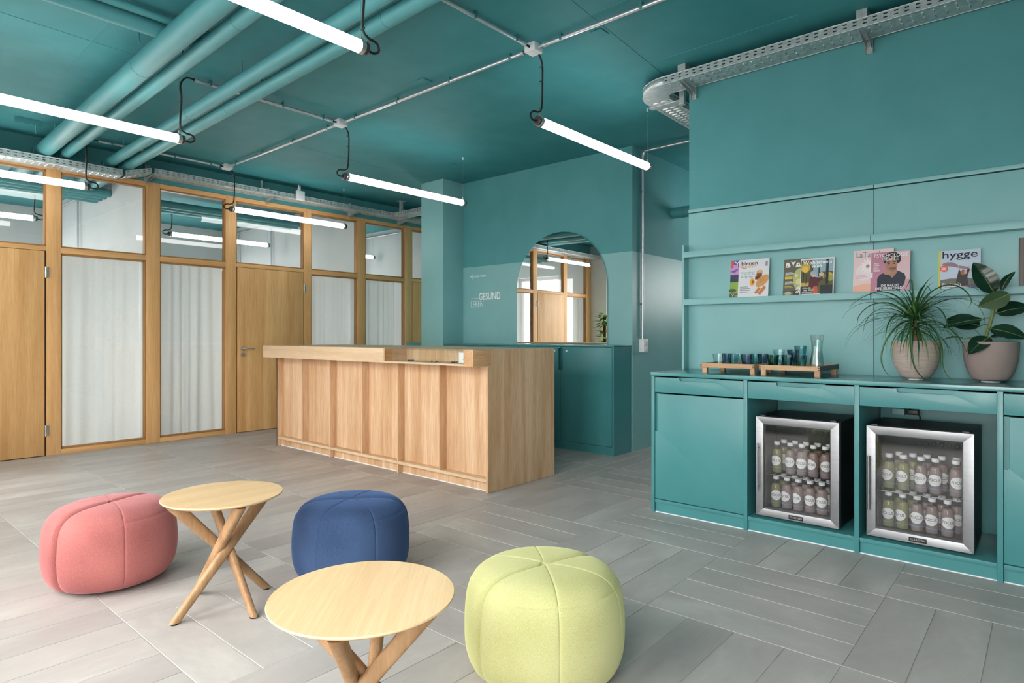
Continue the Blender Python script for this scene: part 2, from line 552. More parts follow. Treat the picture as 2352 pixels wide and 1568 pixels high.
wn = thing('window_18', 'white framed window at the hidden end of the corridor', 'window', (9.15, 2.0, 1.5), None, 'structure')
f = MB()
for (p, q, r_, t_) in ((1.5, 2.5, 1.5, 1.57), (1.5, 2.5, 2.33, 2.4), (1.5, 1.57, 1.57, 2.33), (2.43, 2.5, 1.57, 2.33), (1.96, 2.04, 1.57, 2.33)): f.box(9.12, 9.18, p, q, r_, t_)
f.build('window_frame', 'wframe', wn)
for (p, q) in ((1.57, 1.96), (2.04, 2.43)): box(9.146, 9.153, p, q, 1.57, 2.33).build('pane', 'pane', wn)
struct('wall_corridor_side', box(4.66, 9.1, 0.4, 0.5, 0, ZC), 'wall', 'teal wall closing the corridor behind the magazine wall')
struct('wall_pillar', box(5.43, 5.93, 5.86, 6.278, 0, ZC), 'wall2', 'square teal pillar standing left of the mirror wall', 0.003)
struct('wall_hall', box(5.93, 9.2, 5.86, 6.2, 0, ZC), 'wall', 'teal wall of the passage behind the pillar')
struct('wall_hall_end', box(9.1, 9.2, 6.2, 7.7, 0, ZC), 'wall', 'teal wall at the end of the passage by the timber partition')
struct('wall_right', box(4.555, 4.66, -4.0, 2.105, 0, ZC), 'wall', 'teal wall carrying the magazine ledges above the sideboard')
struct('wall_rear', box(-0.3, 4.55, -2.15, -2.0, 0, ZC), 'wall', 'teal wall behind the camera')

# street wall with windows (daylight side)
m = MB()
m.box(-0.56, -0.3, -4.0, 12.2, 0, WIN_Z[0]); m.box(-0.56, -0.3, -4.0, 12.2, WIN_Z[1], ZC)
ed = [-4.0] + [v for a in WIN_Y for v in a] + [12.2]
for a, b in zip(ed[0::2], ed[1::2]):
    m.box(-0.56, -0.3, a, b, WIN_Z[0], WIN_Z[1])
struct('wall_front', m, 'white', 'white street wall with large windows on the daylight side')
for n, (a, b) in enumerate(WIN_Y):
    wn = thing('window_%d' % (n + 10), ['nearest', 'second', 'third', 'fourth', 'fifth'][n] + ' white framed street window along the daylight wall', 'window', (-0.5, (a + b) / 2, WIN_Z[0]), None, 'structure')
    f = MB(); z0, z1 = WIN_Z; mid = (a + b) / 2
    f.box(-0.53, -0.46, a, b, z0, z0 + 0.07); f.box(-0.53, -0.46, a, b, z1 - 0.07, z1)
    for y in (a, mid - 0.04, b - 0.07): f.box(-0.53, -0.46, y, y + (0.08 if y == mid - 0.04 else 0.07), z0 + 0.07, z1 - 0.07)
    f.build('window_frame', 'wframe', wn)
    for (p, q) in ((a + 0.07, mid - 0.04), (mid + 0.04, b - 0.07)):
        box(-0.5, -0.492, p, q, z0 + 0.07, z1 - 0.07).build('pane', 'pane', wn)
    box(-0.46, -0.28, a, b, z0 - 0.03, z0).build('window_sill', 'wframe', wn, 0.004)

# outside: street and a house opposite, seen in the arched mirror
struct('ground_street', MB().box(-16, -0.6, -6, 22, -0.3, -0.15).box(-0.6, 12, 12.3, 22, -0.3, -0.15), 'ground', 'grey street surface outside the windows')
hs = thing('house', 'white rendered house with grey shutters across the street', 'house', (-13, 12, -0.15))
box(-15, -13, 2, 22, -0.15, 5.2).build('wall', 'render', hs)
MB().box(-15.2, -12.7, 1.8, 22.2, 5.2, 5.45).build('eaves', 'render', hs)
for y in (4, 7, 10, 13, 16, 19):
    for z in (0.8, 3.1):
        f = box(-13.02, -12.96, y, y + 1.0, z, z + 1.5).build('window', 'wframe', hs)
        box(-12.97, -12.95, y + 0.08, y + 0.92, z + 0.08, z + 1.42).build('pane', 'darkgl', f)
        for s in (-0.55, 1.05):
            box(-13.02, -12.97, y + s, y + s + 0.5, z, z + 1.5).build('shutter', 'shutter', hs)

# ---------------------------------------------------------------- timber partition
wl = struct('wall_left', box(-0.3, 9.1, YT + 0.012, YT + 0.10, 2.956, ZC), 'wall', 'honey oak partition of glass panes and doors under a teal lintel')
BAYS = [('w', -0.10, 0.63), ('d', 0.77, 1.681), ('w', 1.83, 2.604), ('w', 2.773, 3.498), ('d', 3.654, 4.566),
        ('w', 4.699, 5.432), ('w', 5.594, 6.316), ('d', 6.487, 7.40), ('w', 7.54, 8.27)]
YB = YT + 0.085
edges = [-0.3] + [v for b in BAYS for v in b[1:]] + [9.1]
for a, b in zip(edges[0::2], edges[1::2]):
    box(a + (0.0 if a == -0.3 else 0.012), b - 0.012, YT, YB, 0, 2.952).build('post', 'oakframe_z', wl, 0.0015)
for kind, a, b in BAYS:
    box(a - 0.012, b + 0.012, YT, YB, 2.902, 2.952).build('head_rail', 'oakframe_x', wl, 0.0015)
    box(a - 0.012, b + 0.012, YT, YB, 2.066 if kind == 'w' else 2.078, 2.122).build('transom', 'oakframe_x', wl, 0.0015)
    if kind == 'w':
        box(a - 0.012, b + 0.012, YT, YB, 0, 0.05).build('bottom_rail', 'oakframe_x', wl, 0.0015)
WDESC = {0: 'leftmost tall window beside the street wall', 2: 'wide curtained window right of the leftmost visible door', 3: 'curtained window left of the door with the lever handle',
         5: 'narrow curtained window right of the lever handled door', 6: 'curtained window nearest the teal pillar', 8: 'window beyond the pillar',
         1: 'glazed light above the leftmost visible door', 4: 'glazed light above the lever handled door', 7: 'glazed light above the door by the pillar'}
def glazed(parent, a, b, z0, z1):
    f = MB(); t = 0.013
    y0, y1 = YT + 0.010, YT + 0.075
    f.box(a - 0.012, a + t - 0.013, y0, y1, z0, z1); f.box(b - t + 0.013, b + 0.012, y0, y1, z0, z1)
    f.box(a, b, y0, y1, z0 - 0.016, z0); f.box(a, b, y0, y1, z1, z1 + 0.018)
    f.build('glazing_bead', 'oakbead', parent)
    box(a, b, YT + 0.036, YT + 0.044, z0, z1).build('pane', 'pane', parent)
for n, (kind, a, b) in enumerate(BAYS):
    wn = thing('window_%d' % (n + 1), 'oak framed ' + WDESC[n], 'window', ((a + b) / 2, YT, 0), None, 'structure')
    glazed(wn, a, b, 2.138, 2.884)
    if kind == 'w': glazed(wn, a, b, 0.067, 2.049)
DD = ['honey oak door at the left edge, two steel hinges', 'honey oak door with a steel lever handle behind the desk', 'honey oak door partly hidden by the teal pillar']
dn = 0
for kind, a, b in BAYS:
    if kind != 'd': continue
    d = thing('door_%d' % (dn + 1), DD[dn], 'door', (a, YT, 0), None, 'structure'); dn += 1
    box(a + 0.003, b - 0.003, YT - 0.006, YT + 0.04, 0.006, 2.073).build('door_leaf', 'oakdoor', d, 0.0015)
    box(a - 0.012, b + 0.012, YT + 0.045, YT + 0.085, 0.0, 2.078).build('door_rebate', 'black', d)
    for z in (0.255, 1.86):
        h = MB().tube([(b + 0.006, YT - 0.014, z - 0.055), (b + 0.006, YT - 0.014, z + 0.055)], 0.009, 12)
        h.box(b + 0.006, b + 0.034, YT - 0.004, YT, z - 0.05, z + 0.05)
        h.build('hinge', 'chrome', d, smooth=True)
    hx = a + 0.065
    hd = MB().lathe([(0.026, -0.022), (0.026, -0.008), (0.0, -0.008)], 24, (hx, YT, 1.055), 'y').build('handle_rose', 'chrome', d, smooth=True)
    MB().tube(spline([(hx, YT - 0.02, 1.055), (hx, YT - 0.055, 1.055), (hx + 0.02, YT - 0.062, 1.055), (hx + 0.13, YT - 0.062, 1.055)], 5), 0.009, 10).build('lever', 'chrome', hd, smooth=True)
    MB().lathe([(0.025, -0.02), (0.025, -0.008), (0.0, -0.008)], 24, (hx, YT, 0.975), 'y').build('lock_rose', 'chrome', d, smooth=True)

# rooms behind the partition
m = MB(); m.box(-0.3, 9.1, 12.0, 12.2, 0, 0.8); m.box(-0.3, 9.1, 12.0, 12.2, 2.6, ZC)
ed = [-0.3] + [v for a in FAR_X for v in a] + [9.1]
for a, b in zip(ed[0::2], ed[1::2]): m.box(a, b, 12.0, 12.2, 0.8, 2.6)
struct('wall_far', m, 'white', 'white back wall of the rooms behind the partition')
for n, (a, b) in enumerate(FAR_X):
    wn = thing('window_%d' % (n + 15), ['left', 'middle', 'right'][n] + ' white framed window in the back wall of the rooms', 'window', ((a + b) / 2, 12.1, 0.8), None, 'structure')
    f = MB()
    for (p, q, r_, t_) in ((a, b, 0.8, 0.87), (a, b, 2.53, 2.6), (a, a + 0.07, 0.87, 2.53), (b - 0.07, b, 0.87, 2.53), ((a + b) / 2 - 0.04, (a + b) / 2 + 0.04, 0.87, 2.53)): f.box(p, q, 12.08, 12.14, r_, t_)
    f.build('window_frame', 'wframe', wn)
    for (p, q) in ((a + 0.07, (a + b) / 2 - 0.04), ((a + b) / 2 + 0.04, b - 0.07)): box(p, q, 12.105, 12.112, 0.87, 2.53).build('pane', 'pane', wn)
for x, lb in ((2.63, 'white dividing wall behind the wide curtained window'), (5.455, 'white dividing wall behind the window near the pillar'), (7.41, 'white dividing wall behind the last window')):
    struct('wall_divider', box(x, x + 0.12, YT + 0.1, 12.0, 0, ZC), 'white', lb)
CUR = [(-0.12, 0.66, 'white curtain in the room corner by the street wall'), (1.80, 2.622, 'wide white curtain behind the window beside the leftmost door'),
       (2.765, 3.56, 'white curtain behind the window left of the lever handled door'), (4.66, 5.448, 'white curtain behind the window right of the lever handled door'),
       (5.582, 6.285, 'white curtain behind the window nearest the pillar')]
for q, (a, b, lb) in enumerate(CUR):
    c = thing('curtain', lb, 'curtain', ((a + b) / 2, YT + 0.2, 0), 'white curtains behind the partition windows')
    nu, nv = 120, 22
    m = MB(); vs = []; ph = q * 1.7; ztop = 2.10
    for j in range(nv + 1):
        t = j / nv
        z = ztop - t * (ztop - 0.02)
        for i in range(nu + 1):
            u = i / nu
            x = a + u * (b - a)
            fold = 0.016 * math.sin(u * (b - a) * 52 + ph + 1.4 * math.sin(u * 7 + ph) + 0.5 * t * math.sin(u * 5)) + 0.010 * math.sin(u * 17 + ph * 2 + t * 1.3)
            fold *= 0.75 + 0.25 * min(1, t * 5)
            x += 0.012 * t * math.sin(u * 13 + ph)
            vs.append((x, YT + 0.21 + fold, z))
    fs = [(j * (nu + 1) + i, j * (nu + 1) + i + 1, (j + 1) * (nu + 1) + i + 1, (j + 1) * (nu + 1) + i) for j in range(nv) for i in range(nu)]
    m.add(vs, fs)
    m.build('cloth', 'curtain', c, smooth=True)
    box(a, b, YT + 0.19, YT + 0.23, 2.10, 2.125).build('curtain_rail', 'conduit', c, 0.002)

# ------------------------------------------------------------------ reception desk
DK = thing('reception_desk', 'long ribbed oak reception desk with a glass display case in its top', 'desk', (3.94, 4.89, 0))
XO, XF, XP, XB = 3.354, 3.515, 3.588, 4.365
YA, YZ = 3.288, 6.49
ZT, ZU = 1.111, 0.984
ribs = [6.478, 5.966, 5.447, 4.913, 4.382, 3.838]
m = MB(); m.box(XF, XB, YA, YA + 0.022, 0.002, ZU); m.box(XF + 0.04, XB, YA, YA + 0.022, ZU, ZT - 0.003)
m.build('end_panel', 'desk_z', DK)
box(XF, XB, YZ - 0.022, YZ, 0.002, ZU).build('end_panel', 'desk_z', DK, 0.001)
for i, y in enumerate(ribs[1:]):
    long = i % 2 == 1
    box(XF, XP, y - 0.009, y + 0.009, 0.002 if long else 0.106, ZU).build('rib', 'desk_z', DK, 0.001)
box(XF, XP, ribs[0] - 0.009, ribs[0] + 0.009, 0.002, ZU).build('rib', 'desk_z', DK, 0.001)
ys = [YZ - 0.022] + ribs[1:] + [YA + 0.022]
for y1, y0 in zip(ys[:-1], ys[1:]):
    box(XP, XP + 0.014, y0 + 0.002, y1 - 0.002, 0.106, ZU).build('front_panel', 'desk_z', DK)
for y1, y0 in ((ribs[0], ribs[2]), (ribs[2], ribs[4]), (ribs[4], YA + 0.013)):
    box(XF, XP, y0 + 0.009, y1 - 0.009, 0.082, 0.106).build('bottom_rail', 'desk_y', DK, 0.001)
    box(XP - 0.02, XP, y0 + 0.009, y1 - 0.009, 0.004, 0.082).build('toe_board', 'desk_z', DK)
    box(XP - 0.026, XP - 0.02, y0 + 0.009, y1 - 0.009, 0.0, 0.006).build('floor_joint', 'sealant', DK)
YG0, YG1, XI = 3.392, 4.369, 3.60
box(XO, XP + 0.02, YG1, 6.479, ZU, ZT).build('overhang', 'desk_y', DK, 0.0015)
box(XO, XF + 0.04, YA, YA + 0.022, ZU, ZT).build('overhang_end', 'desk_x', DK, 0.001)
box(XO, XI, YA + 0.022, YG0, ZU, ZT).build('overhang_block', 'desk_x', DK, 0.001)
box(XO, XI, YG0, YG1, ZU, ZU + 0.016).build('case_floor', 'desk_y', DK, 0.001)
box(XI, XI + 0.015, YG0, YG1, ZU, ZT - 0.004).build('case_back', 'desk_z', DK)
box(XO + 0.004, XI, YG1 - 0.012, YG1, ZU + 0.016, ZT - 0.004).build('case_side', 'desk_x', DK)
box(XO + 0.002, XO + 0.008, YG0, YG1 - 0.012, ZU + 0.0165, ZT - 0.0085).build('front_glass', 'casegl', DK)
box(XO, XI + 0.015, YG0, YG1 - 0.002, ZT - 0.008, ZT).build('top_glass', 'casegl', DK)
m = MB(); m.box(XP + 0.02, XB, YG1, YZ, ZT - 0.028, ZT); m.box(XI + 0.015, XB, YA + 0.022, YG1, ZT - 0.028, ZT - 0.002)
m.build('desk_top', 'desk_y', DK)
box(XB - 0.02, XB, YA + 0.022, YZ - 0.022, 0.1, 0.72).build('back_panel', 'desk_z', DK)
for n, (y, lb) in enumerate(((4.17, 'small dark folded key ring lying at the left in the display case'), (3.87, 'small bronze clip lying in the middle of the display case'), (3.63, 'small dark buckle lying right of the bronze clip'))):
    t = thing('trinket', lb, 'trinket', (3.50, y, ZU + 0.0165), 'trinkets in the display case')
    MB().tube(spline([(3.49, y - 0.03, ZU + 0.021), (3.515, y - 0.01, ZU + 0.022), (3.51, y + 0.015, ZU + 0.021), (3.48, y + 0.028, ZU + 0.021)], 5), 0.0045, 8).build('ring', 'black', t, smooth=True)
    box(3.475, 3.505, y - 0.022, y + 0.012, ZU + 0.0165, ZU + 0.0265).build('plate', 'chrome' if n == 1 else 'black', t, 0.002)
t = thing('folded_card', 'white folded leaflet standing in the display case beside the white tub', 'card', (3.5, 3.53, ZU + 0.0165))
MB().box(3.47, 3.472, 3.49, 3.56, ZU + 0.0165, ZU + 0.10).box(3.472, 3.52, 3.488, 3.490, ZU + 0.0165, ZU + 0.10).build('leaf', 'plastic', t)
t = thing('tub', 'small white tub with a lid at the right end of the display case', 'tub', (3.42, 3.43, ZU + 0.0165))
MB().lathe([(0.018, 0), (0.021, 0.03), (0, 0.03)], 20, (3.42, 3.435, ZU + 0.0165)).build('body', 'plastic', t, smooth=True)
MB().lathe([(0.023, 0.03), (0.023, 0.038), (0, 0.038)], 20, (3.42, 3.435, ZU + 0.0165)).build('lid', 'inkgrey', t, smooth=True)

# ------------------------------------------------------------------ cabinets under the mirror
XC = 5.43
ct = tag(box(XC - 0.003, XM, 3.34, 5.858, 1.101, 1.119).build('cabinet_top', 'tealtop', None, 0.0015), 'teal lacquered top board over the cabinets below the mirror', 'worktop')
def lowcab(y0, y1, mid, label, notch):
    c = thing('low_cabinet', label, 'cabinet', ((XC + XM) / 2, (y0 + y1) / 2, 0), 'teal cabinets below the mirror')
    m = MB(); m.box(XC, XM - 0.025, y0, y0 + 0.02, 0, 1.10); m.box(XC, XM - 0.025, y1 - 0.02, y1, 0.0, 1.10); m.box(XC + 0.06, XM - 0.025, y0 + 0.02, y1 - 0.02, 0.067, 1.085); m.box(XC + 0.019, XC + 0.06, y0 + 0.02, y1 - 0.02, 1.08, 1.098)
    m.box(XC, XC + 0.02, y0 + 0.02, y1 - 0.02, 0.067, 0.087)
    m.build('carcass', 'teal', c)
    box(XC + 0.012, XC + 0.03, y0 + 0.02, y1 - 0.02, 0.0, 0.067).build('plinth', 'teal', c)
    for (a, b, side) in ((y0 + 0.024, mid - 0.0025, 1), (mid + 0.0025, y1 - 0.024, -1)):
        z0, z1, n0, nw = 0.09, 1.094, 0.846, 0.028
        if side == 1: poly = [(a, z0), (b, z0), (b, n0), (b - nw, n0), (b - nw, z1 - 0.01), (b, z1 - 0.01), (b, z1), (a, z1)]
        else: poly = [(a, z0), (b, z0), (b, z1), (a, z1), (a, z1 - 0.01), (a + nw, z1 - 0.01), (a + nw, n0), (a, n0)]
        d = MB().prism(poly, lambda u, v, t: (t, u, v), XC, XC + 0.018).build('door', 'teal', c, 0.001)
        ly = (b - nw - 0.05) if side == 1 else (a + nw + 0.05)
        MB().lathe([(0.012, -0.006), (0.012, 0.0), (0, 0.0)], 16, (XC, ly, 1.055), 'x').build('lock', 'plastic', d, smooth=True)
    return c
lowcab(3.34, 4.632, 4.006, 'teal two-door cabinet right below the arched mirror beside the corridor', 0)
lowcab(4.632, 5.856, 5.248, 'teal two-door cabinet next to the pillar behind the desk', 0)
c = thing('low_cabinet', 'narrow teal cabinet peeking out left of the pillar', 'cabinet', (5.7, 6.45, 0), 'teal cabinets below the mirror')
box(5.50, 5.93, 6.28, 6.66, 0, 1.095).build('carcass', 'teal', c, 0.002)
box(5.495, 5.93, 6.28, 6.665, 1.095, 1.119).build('top_board', 'tealtop', c, 0.002)
box(5.482, 5.50, 6.29, 6.65, 0.08, 1.085).build('door', 'teal', c, 0.002)

# arched mirror
mr = thing('arched_mirror', 'tall arched frameless mirror standing on the teal cabinet', 'mirror', (XM - 0.004, 4.271, 1.1195))
def arch(rr, z0, cz, n=48):
    return [(-rr, z0), (rr, z0)] + [(rr * math.cos(PI * k / n), cz + rr * math.sin(PI * k / n)) for k in range(n + 1)]
fnm = lambda u, v, t: (XM - 0.008 + t, 4.271 + u, v)
MB().prism(arch(0.635, 1.1197, 1.769), fnm, -0.016, -0.008).build('mirror_glass', 'mirror', mr)
MB().prism(arch(0.628, 1.1197, 1.769), fnm, -0.008, -0.002).build('backing', 'wframe', mr)
mr.rotation_euler = (0, 0, R(0.58))

# wall lettering
fw = lambda u, v: (XM - 0.0016, 5.722 - u, v)
lg = thing('wall_lettering', 'small white company name with a four-petal mark on the teal wall', 'lettering', (XM, 5.58, 1.98))
m = MB()
for k in range(4):
    t = PI / 2 * k
    cu, cv = 0.026 + 0.018 * math.cos(t), 1.983 + 0.024 * math.sin(t)
    pts = []
    for q in range(16):
        a = 2 * PI * q / 16
        p, r_ = 0.012 * math.cos(a), 0.0075 * math.sin(a)
        rot = t + R(35)
        pts.append((cu + p * math.cos(rot) - r_ * math.sin(rot), cv + p * math.sin(rot) + r_ * math.cos(rot)))
    m.add([fw(*p) for p in pts], [tuple(range(16))])
m.build('petal_mark', 'letter', lg)
put_text(MB(), 'enzian health.', fw, 0.060, 1.968, 0.225, 0.034).build('name', 'letter', lg)
lg = thing('wall_lettering', 'white slogan in bold and thin capitals on the teal wall', 'lettering', (XM, 5.45, 1.66))
put_text(MB(), 'GESUND', fw, 0.150, 1.672, 0.372, 0.092, 0.016).build('bold_word', 'letter', lg)
put_text(MB(), 'LEBEN', fw, 0.010, 1.585, 0.215, 0.080, -0.014).build('thin_word', 'letter', lg)
m = MB()
for k in range(9): m.add([fw(0.012 + k * 0.0145, 1.690), fw(0.022 + k * 0.0145, 1.690), fw(0.022 + k * 0.0145, 1.698), fw(0.012 + k * 0.0145, 1.698)], [(0, 1, 2, 3)])
m.build('small_print', 'letter', lg)

# ------------------------------------------------------------------ sideboard with fridges
XS, XK = 3.911, 4.512
tag(box(XS - 0.004, XK, -0.46, 2.108, 0.942, 0.966).build('sideboard_worktop', 'tealtop', None, 0.002), 'long teal worktop over the sideboard carrying trays and plants', 'worktop')
def arc(cx, cy, r, a0, a1, n=5): return [(cx + r * math.cos(R(a0 + (a1 - a0) * k / n)), cy + r * math.sin(R(a0 + (a1 - a0) * k / n))) for k in range(n + 1)]
def sidecab(y0, y1, label, door, last=False):
    c = thing('sideboard_unit', label, 'cabinet', ((XS + XK) / 2, (y0 + y1) / 2, 0), 'sideboard units')
    box(XS, XK, y1 - 0.024, y1, 0.0, 0.941).build('side_board', 'teal', c, 0.001)
    if last: box(XS, XK, y0, y0 + 0.024, 0.0, 0.941).build('side_board', 'teal', c, 0.001)
    a = y0 + (0.026 if last else 0.002); b = y1 - 0.026
    box(XS + 0.004, XK - 0.03, a, b, 0.067, 0.089).build('bottom_shelf', 'teal', c, 0.001)
    box(XS + 0.016, XS + 0.034, a, b, 0.0, 0.067).build('plinth', 'teal', c)
    box(XS + 0.010, XS + 0.016, a, b, 0.0, 0.005).build('floor_joint', 'sealant', c)
    box(XK - 0.03, XK - 0.012, a, b, 0.067, 0.941).build('back_board', 'teal', c)
    n0, n1 = (a + b) / 2 - 0.125, (a + b) / 2 + 0.125
    zt, zb, zn, r = 0.932, 0.828, 0.912, 0.010
    poly = [(a, zb), (b, zb), (b, zt), (n1, zt), (n1, zn + r)] + arc(n1 - r, zn + r, r, 0, -90)[1:] + arc(n0 + r, zn + r, r, 270, 180) + [(n0, zt), (a, zt)]
    d = MB().prism(poly, lambda u, v, t: (t, u, v), XS + 0.004, XS + 0.022).build('drawer', 'teal', c, 0.001)
    box(XS + 0.024, XS + 0.03, n0 - 0.02, n1 + 0.02, 0.88, 0.935).build('finger_grip', 'teal', d)
    box(XS + 0.022, XK - 0.05, a + 0.01, b - 0.01, 0.836, 0.90).build('drawer_box', 'teal', d)
    if door:
        z0, z1, n0, nw = 0.095, 0.818, 0.560, 0.022
        poly = [(a, z0), (b, z0), (b, n0 - 0.0)] + [(b - nw + 0.006, n0), (b - nw, n0 + 0.006)] + [(b - nw, z1), (a, z1)]
        d = MB().prism(poly, lambda u, v, t: (t, u, v), XS + 0.006, XS + 0.024).build('door', 'teal', c, 0.001)
        box(XS + 0.024, XS + 0.03, b - 0.06, b, n0 - 0.02, z1).build('finger_grip', 'teal', d)
    return c
sidecab(1.464, 2.104, 'teal sideboard unit with door at the corridor end', True)
sidecab(0.840, 1.464, 'teal sideboard unit with an open niche around the left fridge', False)
sidecab(0.205, 0.840, 'teal sideboard unit with an open niche around the right fridge', False)
sidecab(-0.44, 0.205, 'teal sideboard unit with door at the right picture edge', True, True)

# magazine ledge wall
ms = thing('magazine_rack', 'teal panelled wall rack with two magazine ledges above the sideboard', 'shelf', (4.47, 1.0, 0.966))
XR = 4.43
for y0, y1 in ((0.8595, 2.109), (-0.39, 0.8565)):
    box(XK, 4.53, y0, y1, 0.966, 2.150).build('wall_panel', 'wall2', ms, 0.001)
    for zl in (1.450, 1.809):
        box(XR + 0.012, XK, y0 + 0.002, y1, zl, zl + (0.038 if zl < 1.6 else 0.012)).build('ledge', 'wall2', ms)
        box(XR, XR + 0.014, y0 + 0.002, y1 + (0.018 if y0 > 0.5 else 0), zl, zl + 0.043).build('lip', 'wall2', ms, 0.001)
box(XR + 0.001, XK, 2.109, 2.127, 0.966, 1.905).build('end_board', 'wall2', ms, 0.001)
for y0, y1 in ((0.8595, 2.109), (-0.39, 0.8565)):
    box(4.506, 4.53, y0, y1, 2.158, 2.182).build('cap_strip', 'wall2', ms, 0.001)
m = box(4.512, 4.53, -3.9, 2.105, 2.184, ZC)
tag(m.build('wall_facing', 'wall', None), 'teal plasterboard facing above the magazine ledges', 'wall', None, 'structure')

# ------------------------------------------------------------------ fridges
def fridge(y0, y1, label, rz):
    z0, z1, xf = 0.104, 0.716, 3.945
    f = thing('fridge', label, 'fridge', (xf + 0.22, (y0 + y1) / 2, 0.0895), 'glass door fridges')
    xb = xf + 0.46
    s = 0.02
    m = MB()
    m.box(xf + 0.045, xb, y0, y0 + s, z0, z1); m.box(xf + 0.045, xb, y1 - s, y1, z0, z1)
    m.box(xf + 0.045, xb, y0 + s, y1 - s, z1 - 0.028, z1); m.box(xf + 0.045, xb, y0 + s, y1 - s, z0, z0 + 0.03)
    m.build('body', 'black', f)
    box(xb - 0.14, xb, y0 + s, y1 - s, z0 + 0.03, z1 - 0.028).build('inner_back', 'black', f)
    m = MB()
    for k, (yy, zz) in enumerate([(y0 + 0.10 + 0.036 * i, 0.60 + 0.034 * j) for i in range(6) for j in range(2)]):
        m.lathe([(0.013, 0), (0.010, -0.006), (0.004, -0.006)], 14, (xb - 0.14, yy, zz), 'x')
    m.build('cooling_dimples', 'black', f, smooth=True)
    for yy in (y0 + 0.05, y1 - 0.05):
        for xx in (xf + 0.08, xb - 0.06):
            MB().lathe([(0.015, 0.0895), (0.013, z0), (0, z0)], 12, (xx, yy, 0)).build('foot', 'black', f)
    w_ = 0.045
    a, b, c, e = y0, y1, z0, z1
    def trap(p): return MB().prism(p, lambda u, v, t: (t, u, v), xf, xf + 0.038)
    door = trap([(a, c), (b, c), (b - w_, c + w_), (a + w_, c + w_)]).build('door', 'steel', f, 0.0012)
    for p in ([(a, e), (a + w_, e - w_), (b - w_, e - w_), (b, e)], [(a, c), (a + w_, c + w_), (a + w_, e - w_), (a, e)], [(b, c), (b, e), (b - w_, e - w_), (b - w_, c + w_)]):
        trap(p).build('door_frame_rail', 'steel', door, 0.0012)
    box(xf + 0.012, xf + 0.016, a + w_, b - w_, c + w_, e - w_).build('door_glass', 'fridgegl', door)
    m = MB()
    for (u0, u1, v0, v1) in ((a + w_, b - w_, c + w_, c + w_ + 0.008), (a + w_, b - w_, e - w_ - 0.008, e - w_), (a + w_, a + w_ + 0.008, c + w_, e - w_), (b - w_ - 0.008, b - w_, c + w_, e - w_)):
        m.box(xf + 0.018, xf + 0.044, u0, u1, v0, v1)
    m.build('door_seal', 'black', door)
    hy = b - 0.018
    m = MB().tube([(xf - 0.032, hy, 0.255), (xf - 0.032, hy, 0.553)], 0.0075, 12)
    for z in (0.285, 0.523): m.tube([(xf - 0.032, hy, z), (xf + 0.004, hy, z)], 0.005, 8)
    m.build('handle', 'steel', door, smooth=True)
    mid = (a + b) / 2
    bd = box(xf - 0.003, xf + 0.001, mid - 0.041, mid + 0.041, 0.1125, 0.1365).build('badge', 'black', door, 0.0006)
    put_text(MB(), 'KLARSTEIN', lambda u, v: (xf - 0.0036, mid + 0.034 - u, v), 0, 0.119, 0.068, 0.011, 0.004).build('badge_lettering', 'chrome', bd)
    for yy in (a + 0.02, b - 0.05):
        box(xf + 0.02, xf + 0.10, yy, yy + 0.03, e, e + 0.008).build('hinge_cover', 'black', f, 0.001)
    m = MB(); zs = 0.350                                  # wire shelf
    for k in range(12): m.tube([(xf + 0.07, a + 0.04 + k * (b - a - 0.08) / 11, zs), (xb - 0.15, a + 0.04 + k * (b - a - 0.08) / 11, zs)], 0.0015, 6)
    for xx in (xf + 0.07, xb - 0.16): m.tube([(xx, a + 0.03, zs + 0.018), (xx, a + 0.036, zs), (xx, b - 0.036, zs), (xx, b - 0.03, zs + 0.018)], 0.0022, 6)
    m.build('wire_shelf', 'chrome', f, smooth=True)
    return f
frL = fridge(0.926, 1.398, 'left glass door fridge full of bottles in the sideboard niche', 0)
frR = fridge(0.300, 0.786, 'right glass door fridge full of bottles in the sideboard niche', 0)

